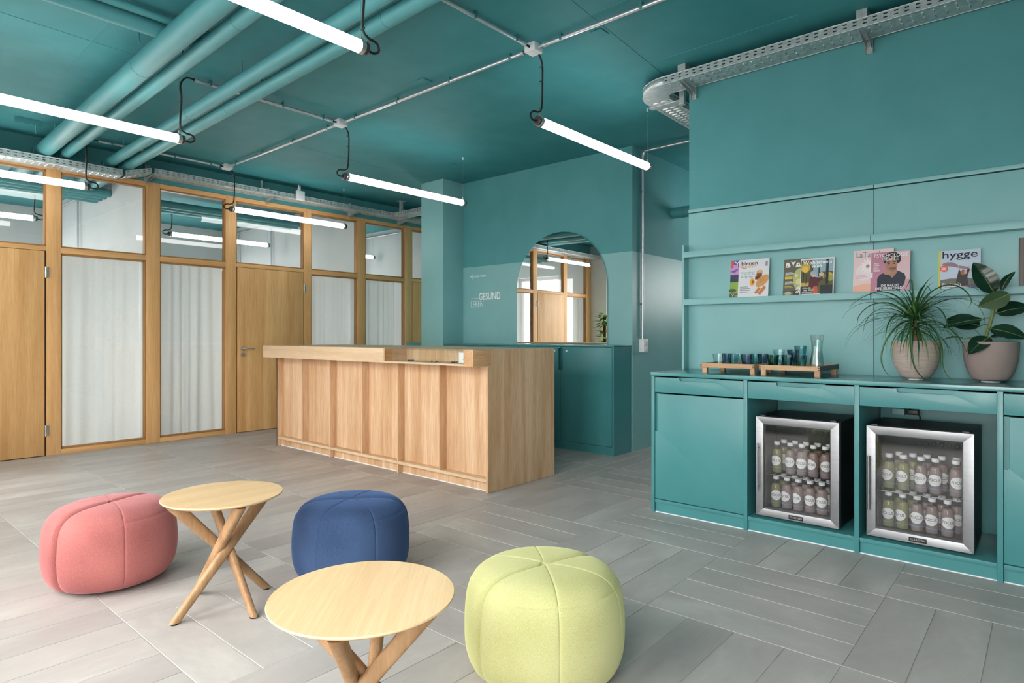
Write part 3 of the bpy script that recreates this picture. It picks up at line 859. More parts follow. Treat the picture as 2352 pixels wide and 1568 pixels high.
def bottle_proto(name, liq):
    b = thing(name, 'x', 'bottle', (0, 0, 0))
    k_ = 0.99
    prof = [(0.0, 0.003), (0.024, 0.0), (0.0315, 0.006), (0.0325, 0.02), (0.0325, 0.118), (0.031, 0.138), (0.024, 0.158), (0.0155, 0.170), (0.0145, 0.182)]
    MB().lathe([(r * k_, z) for r, z in prof], 24).build('bottle_wall', 'bottle', b, smooth=True)
    MB().lathe([(0.0, 0.006), (0.027, 0.008), (0.0285, 0.02), (0.0285, 0.118), (0.027, 0.136), (0.020, 0.152), (0.0, 0.152)], 20).build('drink', liq, b, smooth=True)
    m = MB().lathe([(0.0165, 0.178), (0.0185, 0.180), (0.0185, 0.196), (0.017, 0.199), (0.0, 0.199)], 24)
    m.build('cap', 'capw', b, smooth=True)
    rl = 0.0328                                          # oval paper label bent round the bottle, facing -X
    vs = [(-rl, 0, 0.082)]; n = 28
    rings = 4
    for q in range(1, rings + 1):
        for k in range(n):
            t = 2 * PI * k / n
            ang = R(62) * q / rings * math.cos(t); z = 0.082 + 0.031 * q / rings * math.sin(t)
            vs.append((-rl * math.cos(ang), -rl * math.sin(ang), z))
    fs = [(0, 1 + k, 1 + (k + 1) % n) for k in range(n)]
    for q in range(rings - 1):
        for k in range(n):
            k2 = (k + 1) % n
            fs.append((1 + q * n + k, 1 + (q + 1) * n + k, 1 + (q + 1) * n + k2, 1 + q * n + k2))
    lb = MB().add(vs, fs).build('label_sticker', 'labelw', b, smooth=True)
    def wrap(u, v):
        ang = u / rl
        return (-(rl + 0.0003) * math.cos(ang), -(rl + 0.0003) * math.sin(ang), v)
    put_text(MB(), 'FOCUS', wrap, -0.029, 0.0755, 0.058, 0.0155, 0.012).build('label_word', 'ink', lb)
    put_text(MB(), 'WATER', wrap, -0.014, 0.0625, 0.028, 0.006).build('label_small_print', 'inkgrey', lb)
    MB().lathe([(0.0326, 0.034), (0.0326, 0.038)], 24, close=False).build('blue_ring', 'bluering', b, smooth=True)
    return b
bY = bottle_proto('juice_bottle', 'liq_y'); bP = bottle_proto('juice_bottle', 'liq_p')
used = set()
ORD = ['leftmost', 'second from left', 'third from left', 'fourth from left', 'rightmost']
def put_bottle(p, x, y, z, label, rz):
    if p not in used:
        used.add(p); p.location = (x, y, z); p.rotation_euler = (0, 0, rz); p['label'] = label; o = p
    else:
        o = dup(p, (x, y, z), rz, label)
    o['group'] = 'drinks bottles in the fridges'
for fname, tops, bots, backs, ny in (('left', (1.313, 1.233, 1.166, 1.099, 1.032), (1.320, 1.253, 1.186, 1.118, 1.051), (1.300, 1.233, 1.166, 1.099, 1.032), 1),
                                     ('right', (0.699, 0.629, 0.546, 0.479, 0.389), (0.701, 0.633, 0.564, 0.495, 0.425), (0.664, 0.597, 0.529, 0.461, 0.393), 2)):
    for k in range(5):
        p = bY if k < ny else bP
        col = 'yellow' if k < ny else 'pale pink'
        for zz, row, shelf in ((0.3525, tops, 'upper'), (0.1345, bots, 'lower')):
            put_bottle(p, 4.08, row[k], zz, '%s drink bottle, %s, front row, %s shelf, %s fridge' % (col, ORD[k], shelf, fname), R(random.uniform(-28, 22)))
            put_bottle(p, 4.17, backs[k], zz, '%s drink bottle, %s, back row, %s shelf, %s fridge' % (col, ORD[k], shelf, fname), R(random.uniform(-30, 30)))

# power socket and fridge cables behind
so = thing('power_socket', 'teal socket box with a black plug above the right fridge', 'socket', (4.45, 0.69, 0.74))
box(4.41, 4.482, 0.675, 0.74, 0.736, 0.774).build('socket_box', 'wall2', so, 0.003)
box(4.405, 4.482, 0.605, 0.665, 0.742, 0.772).build('plug', 'black', so, 0.006)
MB().tube(spline([(4.43, 0.615, 0.755), (4.43, 0.60, 0.735), (4.432, 0.598, 0.70), (4.435, 0.60, 0.55)], 6), 0.004, 8).build('cable', 'cord', so, smooth=True)
cb = MB().tube(spline([(4.44, 0.905, 0.826), (4.43, 0.935, 0.80), (4.43, 0.95, 0.76), (4.428, 0.945, 0.60), (4.428, 0.94, 0.2)], 6), 0.0045, 8).build('power_cable', 'cord', None, smooth=True)
tag(cb, 'black power cable curving up behind the left fridge', 'cable')

# ------------------------------------------------------------------ magazines
PR = {}
def ink(rgb):
    if rgb not in PR: PR[rgb] = paint('print_%02x%02x%02x' % rgb, rgb, 0.35, 3)
    return PR[rgb]
def magazine(label, ya, wd, ht, x0, dz, th, base, layers, lean=0.036, spine=None):
    """ya: left edge as seen (larger Y); layers: list of (colour, [polygons], [texts]) in 0..1 page coordinates"""
    t = thing('magazine', label, 'magazine', (x0, ya - wd / 2, 1.4885 + dz), 'magazines on the wall ledge')
    zb = 1.4885 + dz
    ht -= 0.007
    sl = lean / ht
    cs = math.sqrt(1 - sl * sl)
    def fn(u, v, n): return (x0 + v * ht * sl - n * cs, ya - u * wd, zb + v * ht * cs + n * sl)
    MB().prism([(0, 0), (1, 0), (1, 1), (0, 1)], fn, -th, 0).build('page_block', ink((226, 224, 226)), t)
    MB().prism([(0, 0), (1, 0), (1, 1), (0, 1)], fn, 0.0, 0.0004).build('cover', ink(base), t)
    for k, (col, polys, texts) in enumerate(layers):
        m = MB(); off = 0.0007 + 0.00025 * k
        for p in polys: m.add([fn(u, v, off) for u, v in p], [tuple(range(len(p)))])
        for (s, u, v, w_, h_, bold, shear) in texts: put_text(m, s, lambda a, b: fn(a, b, off), u, v, w_, h_, bold, shear)
        m.build('cover_print', ink(col), t)['kind'] = 'stuff'
    return t
def rect(u0, v0, u1, v1): return [(u0, v0), (u1, v0), (u1, v1), (u0, v1)]
def ell(cu, cv, a, b, n=20, rot=0.0):
    return [(cu + a * math.cos(t) * math.cos(rot) - b * math.sin(t) * math.sin(rot), cv + a * math.cos(t) * math.sin(rot) + b * math.sin(t) * math.cos(rot)) for t in (2 * PI * k / n for k in range(n))]
def lines(u, v, w_, n, h=0.014, gap=0.03, seed=1):
    rr = random.Random(seed)
    return [rect(u, v - i * gap, u + w_ * rr.uniform(0.7, 1.0), v - i * gap + h) for i in range(n)]
magazine('garden magazine with purple blossoms and grass, tucked behind the honey magazine', 1.771, 0.20, 0.285, 4.459, 0, 0.004, (120, 92, 150),
    [((196, 150, 210), [ell(0.12, 0.78, 0.16, 0.10), ell(0.25, 0.70, 0.14, 0.08), ell(0.1, 0.66, 0.1, 0.07)], []), ((58, 62, 84), [rect(0, 0.42, 1, 0.62)], []), ((136, 168, 74), [rect(0, 0.1, 1, 0.42)], []), ((74, 88, 52), [rect(0, 0, 1, 0.12), ell(0.1, 0.2, 0.14, 0.05)], []),
     ((214, 96, 84), [rect(0, 0.80, 0.10, 1.0)], []), ((235, 235, 240), [], [('Y', 0.12, 0.84, 0.22, 0.13, 0.0, 0), ('Yoga', 0.06, 0.03, 0.4, 0.07, 0, 0)])])
magazine('white honey magazine with honeycomb and jar, at the corridor end of the ledge', 1.708, 0.2135, 0.283, 4.450, 0, 0.006, (224, 222, 228),
    [((120, 96, 78), [rect(0.05, 0.80, 0.075, 0.95)] + lines(0.10, 0.765, 0.22, 1), []), ((62, 56, 58), [], [('bienen', 0.09, 0.855, 0.53, 0.095, 0.012, 0)]), ((222, 168, 96), [], [('&natur', 0.08, 0.785, 0.53, 0.08, 0.01, 0)]),
     ((120, 160, 158), [], [('Gesundheit', 0.08, 0.635, 0.44, 0.05, 0, 0), ('durch die', 0.18, 0.585, 0.36, 0.048, 0, 0), ('Biene', 0.08, 0.515, 0.40, 0.065, 0.004, 0)]),
     ((222, 184, 140), [ell(0.70, 0.66, 0.11, 0.055), rect(0.60, 0.62, 0.80, 0.66)], []), ((134, 74, 48), [rect(0.60, 0.50, 0.78, 0.62), rect(0.56, 0.46, 0.72, 0.55)], []),
     ((206, 148, 88), [ell(0.80, 0.42, 0.24, 0.12, 20, 0.55)], []), ((176, 112, 60), [ell(0.74 + 0.05 * i, 0.38 + 0.035 * j + 0.02 * i, 0.012, 0.009, 8) for i in range(4) for j in range(3)], []),
     ((232, 158, 50), [ell(0.47, 0.40, 0.085, 0.095)], []), ((150, 84, 30), [ell(0.49, 0.40, 0.03, 0.04)], []), ((190, 120, 70), [[(0.55, 0.12), (0.68, 0.26), (0.76, 0.22), (0.62, 0.08)], [(0.66, 0.10), (0.86, 0.30), (0.93, 0.24), (0.74, 0.05)]], []),
     ((150, 150, 156), lines(0.07, 0.27, 0.36, 4, 0.02, 0.045) + [rect(0.88, 0.80, 0.95, 0.92)], [])])
magazine('garden kitchen magazine with white hand-cut title, behind the forest magazine', 1.399, 0.20, 0.262, 4.459, 0, 0.004, (104, 96, 84),
    [((176, 180, 122), [ell(0.52, 0.45, 0.2, 0.3)], []), ((214, 206, 150), [ell(0.5, 0.38, 0.1, 0.08), ell(0.42, 0.55, 0.06, 0.05)], []), ((74, 62, 54), [rect(0.0, 0.0, 1, 0.14)], []),
     ((206, 190, 60), [rect(0.05, 0.46, 0.30, 0.53)] + lines(0.05, 0.25, 0.3, 2), []), ((240, 240, 240), [[(0.06, 0.78), (0.07, 0.90), (0.14, 0.92), (0.19, 0.88), (0.22, 0.80), (0.2, 0.78)], [(0.38, 0.78), (0.42, 0.90), (0.50, 0.90), (0.55, 0.79)], [(0.22, 0.95), (0.30, 0.91), (0.40, 0.96), (0.33, 0.86), (0.31, 0.79), (0.28, 0.86)]] + lines(0.06, 0.63, 0.3, 3) + lines(0.06, 0.38, 0.28, 3), [('Alt', 0.40, 0.16, 0.3, 0.1, 0.01, 0.3), ('der', 0.42, 0.07, 0.3, 0.1, 0.01, 0.3)]),
     ((88, 128, 112), [ell(0.17, 0.0 + 0.07, 0.17, 0.065)], []), ((196, 178, 150), [ell(0.17, 0.07, 0.11, 0.04)], []), ((104, 96, 84), [rect(0.10, 0.80, 0.13, 0.83), rect(0.46, 0.83, 0.49, 0.86)], [])])
magazine('forest magazine with a red-shirted figure among trees, left of the plants', 1.287, 0.209, 0.258, 4.450, 0, 0.006, (228, 226, 226),
    [((94, 88, 48), [rect(0.02, 0.0, 0.97, 0.955)], []), ((150, 176, 190), [rect(0.35, 0.62, 0.97, 0.955), ell(0.5, 0.55, 0.1, 0.1)], []), ((196, 168, 76), [rect(0.02, 0.24, 0.32, 0.34), ell(0.85, 0.5, 0.12, 0.1), ell(0.15, 0.75, 0.14, 0.14)], []),
     ((150, 160, 84), [ell(0.62, 0.5, 0.1, 0.09), ell(0.9, 0.44, 0.08, 0.08)], []), ((38, 42, 48), [rect(0.76, 0.28, 0.84, 0.955), rect(0.54, 0.5, 0.58, 0.74), rect(0.02, 0.05, 0.3, 0.24), rect(0.60, 0.02, 0.97, 0.26), rect(0.08, 0.35, 0.11, 0.7), rect(0.17, 0.3, 0.19, 0.55), rect(0.35, 0.6, 0.38, 0.8)], []),
     ((86, 34, 46), [[(0.26, 0.20), (0.28, 0.46), (0.36, 0.52), (0.46, 0.48), (0.60, 0.46), (0.66, 0.52), (0.68, 0.42), (0.56, 0.34), (0.52, 0.20)]], []), ((208, 88, 70), [[(0.40, 0.02), (0.40, 0.22), (0.52, 0.24), (0.54, 0.02)]], []), ((206, 190, 182), [ell(0.40, 0.56, 0.08, 0.075), ell(0.63, 0.55, 0.07, 0.06)], []), ((170, 176, 184), [ell(0.385, 0.59, 0.085, 0.06)], []),
     ((232, 190, 90), [ell(0.145, 0.71, 0.10, 0.085)], []), ((244, 244, 244), lines(0.06, 0.02, 0.75, 1), [('Wohllebens', 0.07, 0.835, 0.86, 0.095, 0.02, 0.0), ('Welt', 0.33, 0.735, 0.33, 0.09, 0.02, 0.2), ('Fühlen Sie', 0.08, 0.175, 0.26, 0.045, 0.0, 0.3), ('das Gold', 0.12, 0.115, 0.30, 0.055, 0.01, 0.3), ('der Bäume?', 0.07, 0.055, 0.31, 0.05, 0.0, 0.3)])])
magazine('pale pink food magazine with a dahlia, half behind the portrait magazine', 0.967, 0.224, 0.285, 4.459, 0, 0.005, (236, 206, 208),
    [((240, 220, 224), [ell(0.28, 0.48, 0.22, 0.20)], []), ((232, 180, 158), [[(0, 0), (1, 0), (1, 0.2), (0.4, 0.22), (0, 0.18)]], []), ((248, 236, 238), [ell(0.36 + 0.09 * math.cos(R(a)), 0.62 + 0.09 * math.sin(R(a)), 0.09, 0.022, 12, R(a)) for a in range(0, 360, 30)] , []), ((168, 112, 140), [ell(0.38, 0.62, 0.03, 0.03)], []),
     ((136, 150, 156), [], [('LaTavola', 0.07, 0.83, 0.68, 0.13, 0.012, 0)]), ((214, 178, 190), lines(0.08, 0.40, 0.3, 3), [])])
magazine('mauve portrait magazine of a seated figure in navy, chin on fist', 0.865, 0.211, 0.262, 4.447, 0, 0.007, (206, 156, 172),
    [((190, 130, 152), [rect(0, 0, 0.45, 1)], []), ((226, 190, 196), [rect(0.62, 0.3, 1, 1)], []), ((40, 32, 38), [ell(0.54, 0.86, 0.22, 0.13), ell(0.42, 0.80, 0.10, 0.10), ell(0.68, 0.80, 0.09, 0.10)], []),
     ((36, 40, 58), [[(0.18, 0.0), (0.17, 0.34), (0.24, 0.44), (0.38, 0.50), (0.52, 0.44), (0.70, 0.52), (0.86, 0.44), (0.90, 0.34), (0.86, 0.18), (0.74, 0.0)]], []),
     ((176, 128, 108), [[(0.46, 0.60), (0.44, 0.46), (0.56, 0.34), (0.68, 0.48), (0.66, 0.62)], ell(0.53, 0.68, 0.155, 0.175)], []), ((186, 138, 118), [ell(0.43, 0.49, 0.105, 0.06)], []), ((40, 34, 40), [ell(0.46, 0.70, 0.03, 0.013), ell(0.60, 0.70, 0.03, 0.013), rect(0.41, 0.735, 0.50, 0.75), rect(0.56, 0.735, 0.65, 0.75)], []), ((150, 88, 84), [ell(0.51, 0.575, 0.05, 0.014), rect(0.50, 0.615, 0.54, 0.625)], []),
     ((246, 244, 246), lines(0.07, 0.72, 0.18, 8, 0.008, 0.028, 4), [('PSYCHOLOGIE', 0.08, 0.875, 0.87, 0.085, 0.0, 0), ('HEUTE', 0.28, 0.785, 0.44, 0.085, 0.0, 0), ('DIE MACHT', 0.28, 0.135, 0.46, 0.06, 0.015, 0), ('DES SELBSTBILDS', 0.13, 0.065, 0.74, 0.06, 0.015, 0)]),
     ((236, 234, 236), lines(0.25, 0.045, 0.5, 2, 0.012, 0.03, 3) + [rect(-0.0, 0.36, 0.055, 0.50)], [])])
magazine('lifestyle magazine with a raised scarf against the sky, behind the rubber plant', 0.512, 0.203, 0.243, 4.450, 0, 0.006, (196, 208, 226),
    [((206, 200, 96), [rect(0, 0, 0.06, 1)], []), ((112, 106, 98), [[(0.06, 0.1), (0.06, 0.25), (0.3, 0.28), (0.6, 0.27), (1, 0.25), (1, 0.1)]], []), ((86, 92, 104), [rect(0.06, 0, 1, 0.12)], []), ((146, 122, 134), [[(0.08, 0.66), (0.22, 0.70), (0.36, 0.69), (0.50, 0.60), (0.74, 0.55), (0.72, 0.49), (0.52, 0.53), (0.36, 0.58), (0.2, 0.60)]], []),
     ((52, 44, 50), [[(0.44, 0.05), (0.44, 0.22), (0.48, 0.42), (0.50, 0.52), (0.54, 0.44), (0.64, 0.42), (0.72, 0.52), (0.76, 0.50), (0.70, 0.32), (0.72, 0.05)]], []), ((170, 104, 74), [ell(0.60, 0.42, 0.065, 0.07)], []), ((214, 170, 148), [ell(0.655, 0.42, 0.035, 0.045), rect(0.475, 0.52, 0.50, 0.60), rect(0.72, 0.51, 0.745, 0.57)], []),
     ((224, 96, 74), [ell(0.145, 0.54, 0.10, 0.085)], []), ((240, 240, 244), lines(0.08, 0.57, 0.13, 4, 0.012, 0.03, 6) + lines(0.09, 0.06, 0.8, 2, 0.02, 0.035, 3), [('Frei sein', 0.09, 0.085, 0.46, 0.085, 0.004, 0.3)]),
     ((30, 32, 44), [], [('hygge', 0.10, 0.74, 0.83, 0.235, 0.008, 0)])])
magazine('brown covered magazine cut off at the right picture edge', 0.139, 0.21, 0.285, 4.452, 0, 0.006, (112, 98, 94), [((88, 76, 74), [rect(0.1 * i, 0, 0.1 * i + 0.03, 1) for i in range(10)], [])])

# ------------------------------------------------------------------ trays, glasses, carafe
def tray(label, x0, x1, y0, y1, dark):
    z0 = 0.966
    t = thing('wooden_tray', label, 'tray', ((x0 + x1) / 2, (y0 + y1) / 2, z0), 'oak serving trays')
    h0, h1, th = z0 + 0.036, z0 + 0.066, 0.012
    box(x0 + 0.004, x1 - 0.004, y0 + 0.004, y1 - 0.004, h0, h0 + 0.008).build('tray_base', 'traywood', t)
    box(x0, x0 + th, y0, y1, h0, h1).build('tray_side', 'traywood', t, 0.001); box(x1 - th, x1, y0, y1, h0, h1).build('tray_side', 'traywood', t, 0.001)
    box(x0 + th, x1 - th, y0, y0 + th, h0, h1).build('tray_side', 'traydark' if dark else 'traywood', t, 0.001); box(x0 + th, x1 - th, y1 - th, y1, h0, h1).build('tray_side', 'traywood', t, 0.001)
    m = MB()
    for yy in (y0, y1 - th):
        for zz in (h0 + 0.006, h0 + 0.018): m.box(x0 - 0.0006, x0, yy, yy + th, zz, zz + 0.005)
    m.build('finger_joint', 'traydark', t)
    for xx in (x0 + 0.02, x1 - 0.05):
        for yy in (y0 + 0.006, y1 - 0.036): box(xx, xx + 0.03, yy, yy + 0.03, z0, h0).build('foot', 'traywood', t, 0.001)
tray('oak tray with smoky tumblers at the corridor end', 4.07, 4.45, 1.453, 1.819, False)
tray('oak tray with green tumblers and the water carafe', 4.05, 4.50, 1.056, 1.417, True)
GB = 0.966 + 0.0445
def tumbler(x, y, z, mat, label, h=0.084):
    g = thing('tumbler', label, 'glass', (x, y, z), 'tumblers on the oak trays')
    rt, rb = 0.0385, 0.0275
    MB().lathe([(0, 0.0), (rb - 0.003, 0.0), (rb, 0.003), (rt, h), (rt - 0.0022, h), (rb - 0.0015, 0.010), (0, 0.008)], 28, (x, y, z)).build('glass_wall', mat, g, smooth=True)
    return g
for (x, y, mt, lb) in ((4.15, 1.725, 'glassC', 'clear tumbler at the left front of the left tray'), (4.27, 1.715, 'glassB', 'smoky tumbler second along the left tray'), (4.17, 1.632, 'glassT', 'teal tumbler third along the left tray'),
                       (4.33, 1.668, 'glassC', 'clear tumbler at the back of the left tray'), (4.16, 1.535, 'glassB', 'dark smoky tumbler in the middle front of the left tray'), (4.30, 1.532, 'glassT', 'pale teal tumbler at the right back of the left tray'), (4.36, 1.50, 'glassB', 'blue grey tumbler in the rear corner of the left tray'),
                       (4.14, 1.358, 'glassG', 'deep green tumbler at the left of the right tray'), (4.17, 1.278, 'glassT', 'teal tumbler between the green tumbler and the carafe'), (4.16, 1.195, 'glassT', 'teal tumbler next to the carafe'),
                       (4.30, 1.375, 'glassC', 'clear tumbler behind the deep green tumbler'), (4.32, 1.295, 'glassB', 'smoky tumbler at the back of the right tray')):
    tumbler(x, y, GB, mt, lb)
tumbler(4.30, 1.372, GB + 0.084 - 0.052, 'glassC', 'clear tumbler stacked in the one behind the green tumbler')
tumbler(4.32, 1.290, GB + 0.084 - 0.052, 'glassB', 'smoky tumbler stacked at the back of the right tray')
tumbler(4.16, 1.197, GB + 0.084 - 0.024, 'glassT', 'dark teal tumbler stacked on top next to the carafe')
ca = thing('carafe', 'clear waisted glass carafe of water on the right tray', 'carafe', (4.17, 1.103, GB))
co = [(0.0, 0.0), (0.041, 0.0), (0.0435, 0.004), (0.041, 0.04), (0.034, 0.085), (0.0305, 0.115), (0.032, 0.15), (0.037, 0.185), (0.0415, 0.214)]
cw = [(0.0, 0.020), (0.037, 0.022), (0.0385, 0.04), (0.0315, 0.085), (0.028, 0.115), (0.0295, 0.15), (0.034, 0.176)]
MB().lathe(co + [(0.0395, 0.214)] + [(r - 0.0, z) for r, z in ((0.035, 0.185), (0.030, 0.15), (0.0285, 0.115), (0.032, 0.085), (0.039, 0.04), (0.0375, 0.022), (0, 0.020))], 36, (4.17, 1.103, GB)).build('glass_wall', 'carafe', ca, smooth=True)
MB().lathe([(max(0, r - 0.0005), z + 0.0005) for r, z in cw] + [(0, 0.1765)], 36, (4.17, 1.103, GB)).build('water', 'water', ca, smooth=True)

# ------------------------------------------------------------------ pot plants
def pot(parent, x, y, z, rr, rb, h, mat):
    prof = [(0, 0), (rb * 0.72, 0.0), (rb, 0.012), (rr * 0.86, h * 0.30), (rr * 0.955, h * 0.55), (rr * 0.99, h * 0.8), (rr, h), (rr - 0.012, h), (rr - 0.02, h - 0.03), (0, h - 0.03)]
    pts = [Vector((a, b, 0)) for a, b in prof[1:7]]
    sm = [(p.x, p.y) for p in spline([(a, b, 0) for a, b in prof[1:7]], 5)]
    MB().lathe([(0, 0)] + sm + [(rr - 0.012, h), (rr - 0.016, h - 0.02), (0, h - 0.02)], 48, (x, y, z)).build('pot', mat, parent, smooth=True)
    MB().lathe([(rr - 0.018, h - 0.02), (rr * 0.5, h - 0.012), (0, h - 0.008)], 32, (x, y, z)).build('soil', 'soil', parent, smooth=True)
    MB().lathe([(rb * 0.5, -0.008), (rb * 0.5, 0.001), (0, 0.001)], 24, (x, y, z)).build('pot_foot', 'plastic', parent)

def ribbon(mb, pts, wid, up):
    P = [Vector(p) for p in pts]
    vs = []; n = len(P)
    for i, p in enumerate(P):
        d = (P[min(i + 1, n - 1)] - P[max(i - 1, 0)]).normalized()
        s = d.cross(up)
        s = s.normalized() if s.length > 1e-4 else Vector((1, 0, 0))
        nn = s.cross(d)
        w_ = wid[i] / 2
        vs += [p + s * w_ + nn * w_ * 0.35, p, p - s * w_ + nn * w_ * 0.35]
    fs = []
    for i in range(n - 1):
        for k in (0, 1):
            a = i * 3 + k
            fs.append((a, a + 1, a + 4, a + 3))
    mb.add(vs, fs)

PX, PY = 4.235, 0.592
pl = thing('ponytail_palm', 'ponytail palm with drooping thin blades in a ribbed taupe pot', 'plant', (PX, PY, 0.966))
pot(pl, PX, PY, 0.974, 0.121, 0.074, 0.214, 'pot1')
MB().tube(spline([(PX, PY, 1.16), (PX, PY - 0.004, 1.20), (PX - 0.004, PY - 0.002, 1.25), (PX - 0.006, PY + 0.004, 1.30)], 5), [0.03, 0.03, 0.028, 0.026, 0.022, 0.02, 0.02, 0.018, 0.018, 0.018, 0.017, 0.016, 0.015, 0.014, 0.012, 0.01], 12).build('trunk', 'trunk', pl, smooth=True)
rn = random.Random(5)
def blade_path(az, el, ln, droop, base):
    p = Vector(base); out = [p.copy()]
    n = 14
    for i in range(n):
        d = Vector((math.cos(az) * math.cos(el), math.sin(az) * math.cos(el), math.sin(el)))
        p = p + d * (ln / n)
        out.append(p.copy())
        el -= droop / n * (0.4 + 1.2 * i / n)
        el = max(el, R(-86))
    return out
def wprof(w, n=15): return [w * (0.75 + 0.25 * min(1, i / 2)) * (1 - (i / (n - 1)) ** 2.2) + 0.0006 for i in range(n)]
def ok(path):   # stay in front of the wall panel and above the worktop
    return all(p.x < 4.42 and p.z > 0.975 and not (p.z < 1.19 and math.hypot(p.x - PX, p.y - PY) < 0.123) for p in path)
big = [(200, 62, 0.40, 2.2), (250, 84, 0.27, 0.9), (120, 60, 0.46, 2.4), (95, 48, 0.48, 2.5), (140, 40, 0.44, 2.5), (110, 20, 0.46, 2.3), (285, 58, 0.50, 2.6), (270, 45, 0.46, 2.4), (245, 55, 0.52, 3.4),
       (185, 8, 0.44, 1.6), (165, 25, 0.42, 2.6), (215, 30, 0.42, 2.6), (225, -5, 0.44, 1.4), (75, 35, 0.40, 2.3), (100, 5, 0.44, 1.7), (300, 15, 0.42, 1.7)]
for az, el, ln, dr in big:
    for q in range(14):
        pth = blade_path(R(az + rn.uniform(-8, 8)), R(el), ln, dr, (PX - 0.006 + rn.uniform(-.006, .006), PY + 0.004 + rn.uniform(-.006, .006), 1.30 + rn.uniform(-0.02, 0.03)))
        if ok(pth): break
        ln *= 0.94
    else:
        continue
    m = MB(); ribbon(m, pth, wprof(0.013 + rn.uniform(0, 0.004)), Vector((0, 0, 1)) if el < 70 else Vector((0.3, 0.2, 1)))
    m.build('leaf', 'blade', pl, smooth=True)
for pts in ([(4.225, .598, 1.31), (4.16, .60, 1.315), (4.10, .598, 1.24), (4.085, .59, 1.12), (4.09, .575, 1.04), (4.10, .545, .99), (4.11, .525, .974)],
            [(4.23, .598, 1.31), (4.20, .67, 1.28), (4.18, .735, 1.18), (4.18, .755, 1.08), (4.18, .735, 1.01), (4.17, .70, .978)],
            [(4.22, .585, 1.31), (4.15, .50, 1.26), (4.12, .452, 1.16), (4.12, .448, 1.06), (4.12, .43, 1.0), (4.12, .405, .974)],
            [(4.225, .595, 1.30), (4.20, .545, 1.43), (4.18, .45, 1.495), (4.16, .37, 1.475), (4.15, .327, 1.41), (4.15, .345, 1.355)],
            [(4.225, .598, 1.30), (4.22, .601, 1.43), (4.215, .606, 1.525), (4.21, .618, 1.533), (4.205, .635, 1.49)],
            [(4.225, .60, 1.30), (4.20, .665, 1.43), (4.18, .76, 1.475), (4.17, .86, 1.44), (4.165, .925, 1.385)],
            [(4.225, .60, 1.30), (4.19, .70, 1.40), (4.17, .80, 1.40), (4.16, .865, 1.34), (4.16, .88, 1.28)]):
    sp = spline(pts, 5)
    m = MB(); ribbon(m, sp, wprof(0.013, len(sp)), Vector((-0.6, 0, 0.8)))
    m.build('leaf', 'blade', pl, smooth=True)
m = MB(); m2 = MB(); cnt = 0
for k in range(700):
    el = rn.choice((rn.uniform(20, 75), rn.uniform(-25, 35)))
    zb = 1.30 if el > 25 else rn.uniform(1.215, 1.29)
    pth = blade_path(R(rn.uniform(0, 360)), R(el), rn.uniform(0.14, 0.34), rn.uniform(1.0, 2.4), (PX - 0.004, PY + 0.002, zb))
    if not ok(pth): continue
    ribbon(m if rn.random() < 0.75 else m2, pth, wprof(rn.uniform(0.005, 0.008)), Vector((0, 0, 1)))
    cnt += 1
    if cnt > 230: break
o = m.build('foliage', 'blade', pl, smooth=True); o['kind'] = 'stuff'
for k in range(10):
    pth = blade_path(R(36 * k + rn.uniform(-10, 10)), R(rn.uniform(50, 80)), rn.uniform(0.10, 0.17), 0.8, (PX - 0.006, PY + 0.004, 1.285))
    ribbon(m2, pth, wprof(0.016), Vector((0, 0, 1)) if k % 2 else Vector((0.4, 0.1, 1)))
o = m2.build('young_foliage', 'bladel', pl, smooth=True); o['kind'] = 'stuff'

def leaf(parent, base, tip, wid, nrm, mat, curl=0.02, fold=0.18, shape=1.0):
    B, Tp = Vector(base), Vector(tip)
    ax = Tp - B; L = ax.length; ax.normalize()
    nv = Vector(nrm); nv = (nv - ax * nv.dot(ax)).normalized()
    sd = ax.cross(nv)
    n, mm = 16, 6
    vs = []
    for i in range(n + 1):
        t = i / n
        w_ = wid / 2 * (math.sin(PI * min(1, t ** (0.8 * shape))) ** 0.72 if 0 < t < 1 else 0.004)
        c = B + ax * L * t + nv * (curl * math.sin(PI * t) - curl * 0.6 * t * t)
        for j in range(-mm, mm + 1):
            s = j / mm
            vs.append(c + sd * w_ * s + nv * (abs(s) * fold * w_ + 0.0008 * math.sin(9 * t * PI)))
    W = 2 * mm + 1
    fs = [(i * W + j, i * W + j + 1, (i + 1) * W + j + 1, (i + 1) * W + j) for i in range(n) for j in range(W - 1)]
    o = MB().add(vs, fs).build('leaf', mat, parent, smooth=True)
    mid = [B + ax * L * (i / n) + nv * (curl * math.sin(PI * i / n) - curl * 0.6 * (i / n) ** 2 + 0.0006) for i in range(n + 1)]
    MB().tube(mid, [0.0022 * (1 - 0.8 * i / n) for i in range(n + 1)], 6).build('midrib', 'midrib', o, smooth=True)
    return o
QX, QY = 4.29, 0.253
rp = thing('rubber_plant', 'rubber plant with large glossy dark leaves in a smooth taupe pot', 'plant', (QX, QY, 0.966))
pot(rp, QX, QY, 0.974, 0.126, 0.086, 0.212, 'pot2')
stem = [(4.285, 0.262, 1.17), (4.28, 0.272, 1.214), (4.28, 0.255, 1.281), (4.28, 0.239, 1.363), (4.28, 0.231, 1.45)]
MB().tube(spline(stem, 6), 0.0085, 10).build('stem', 'stemg', rp, smooth=True)
front = (-1, 0.1, 0.25)
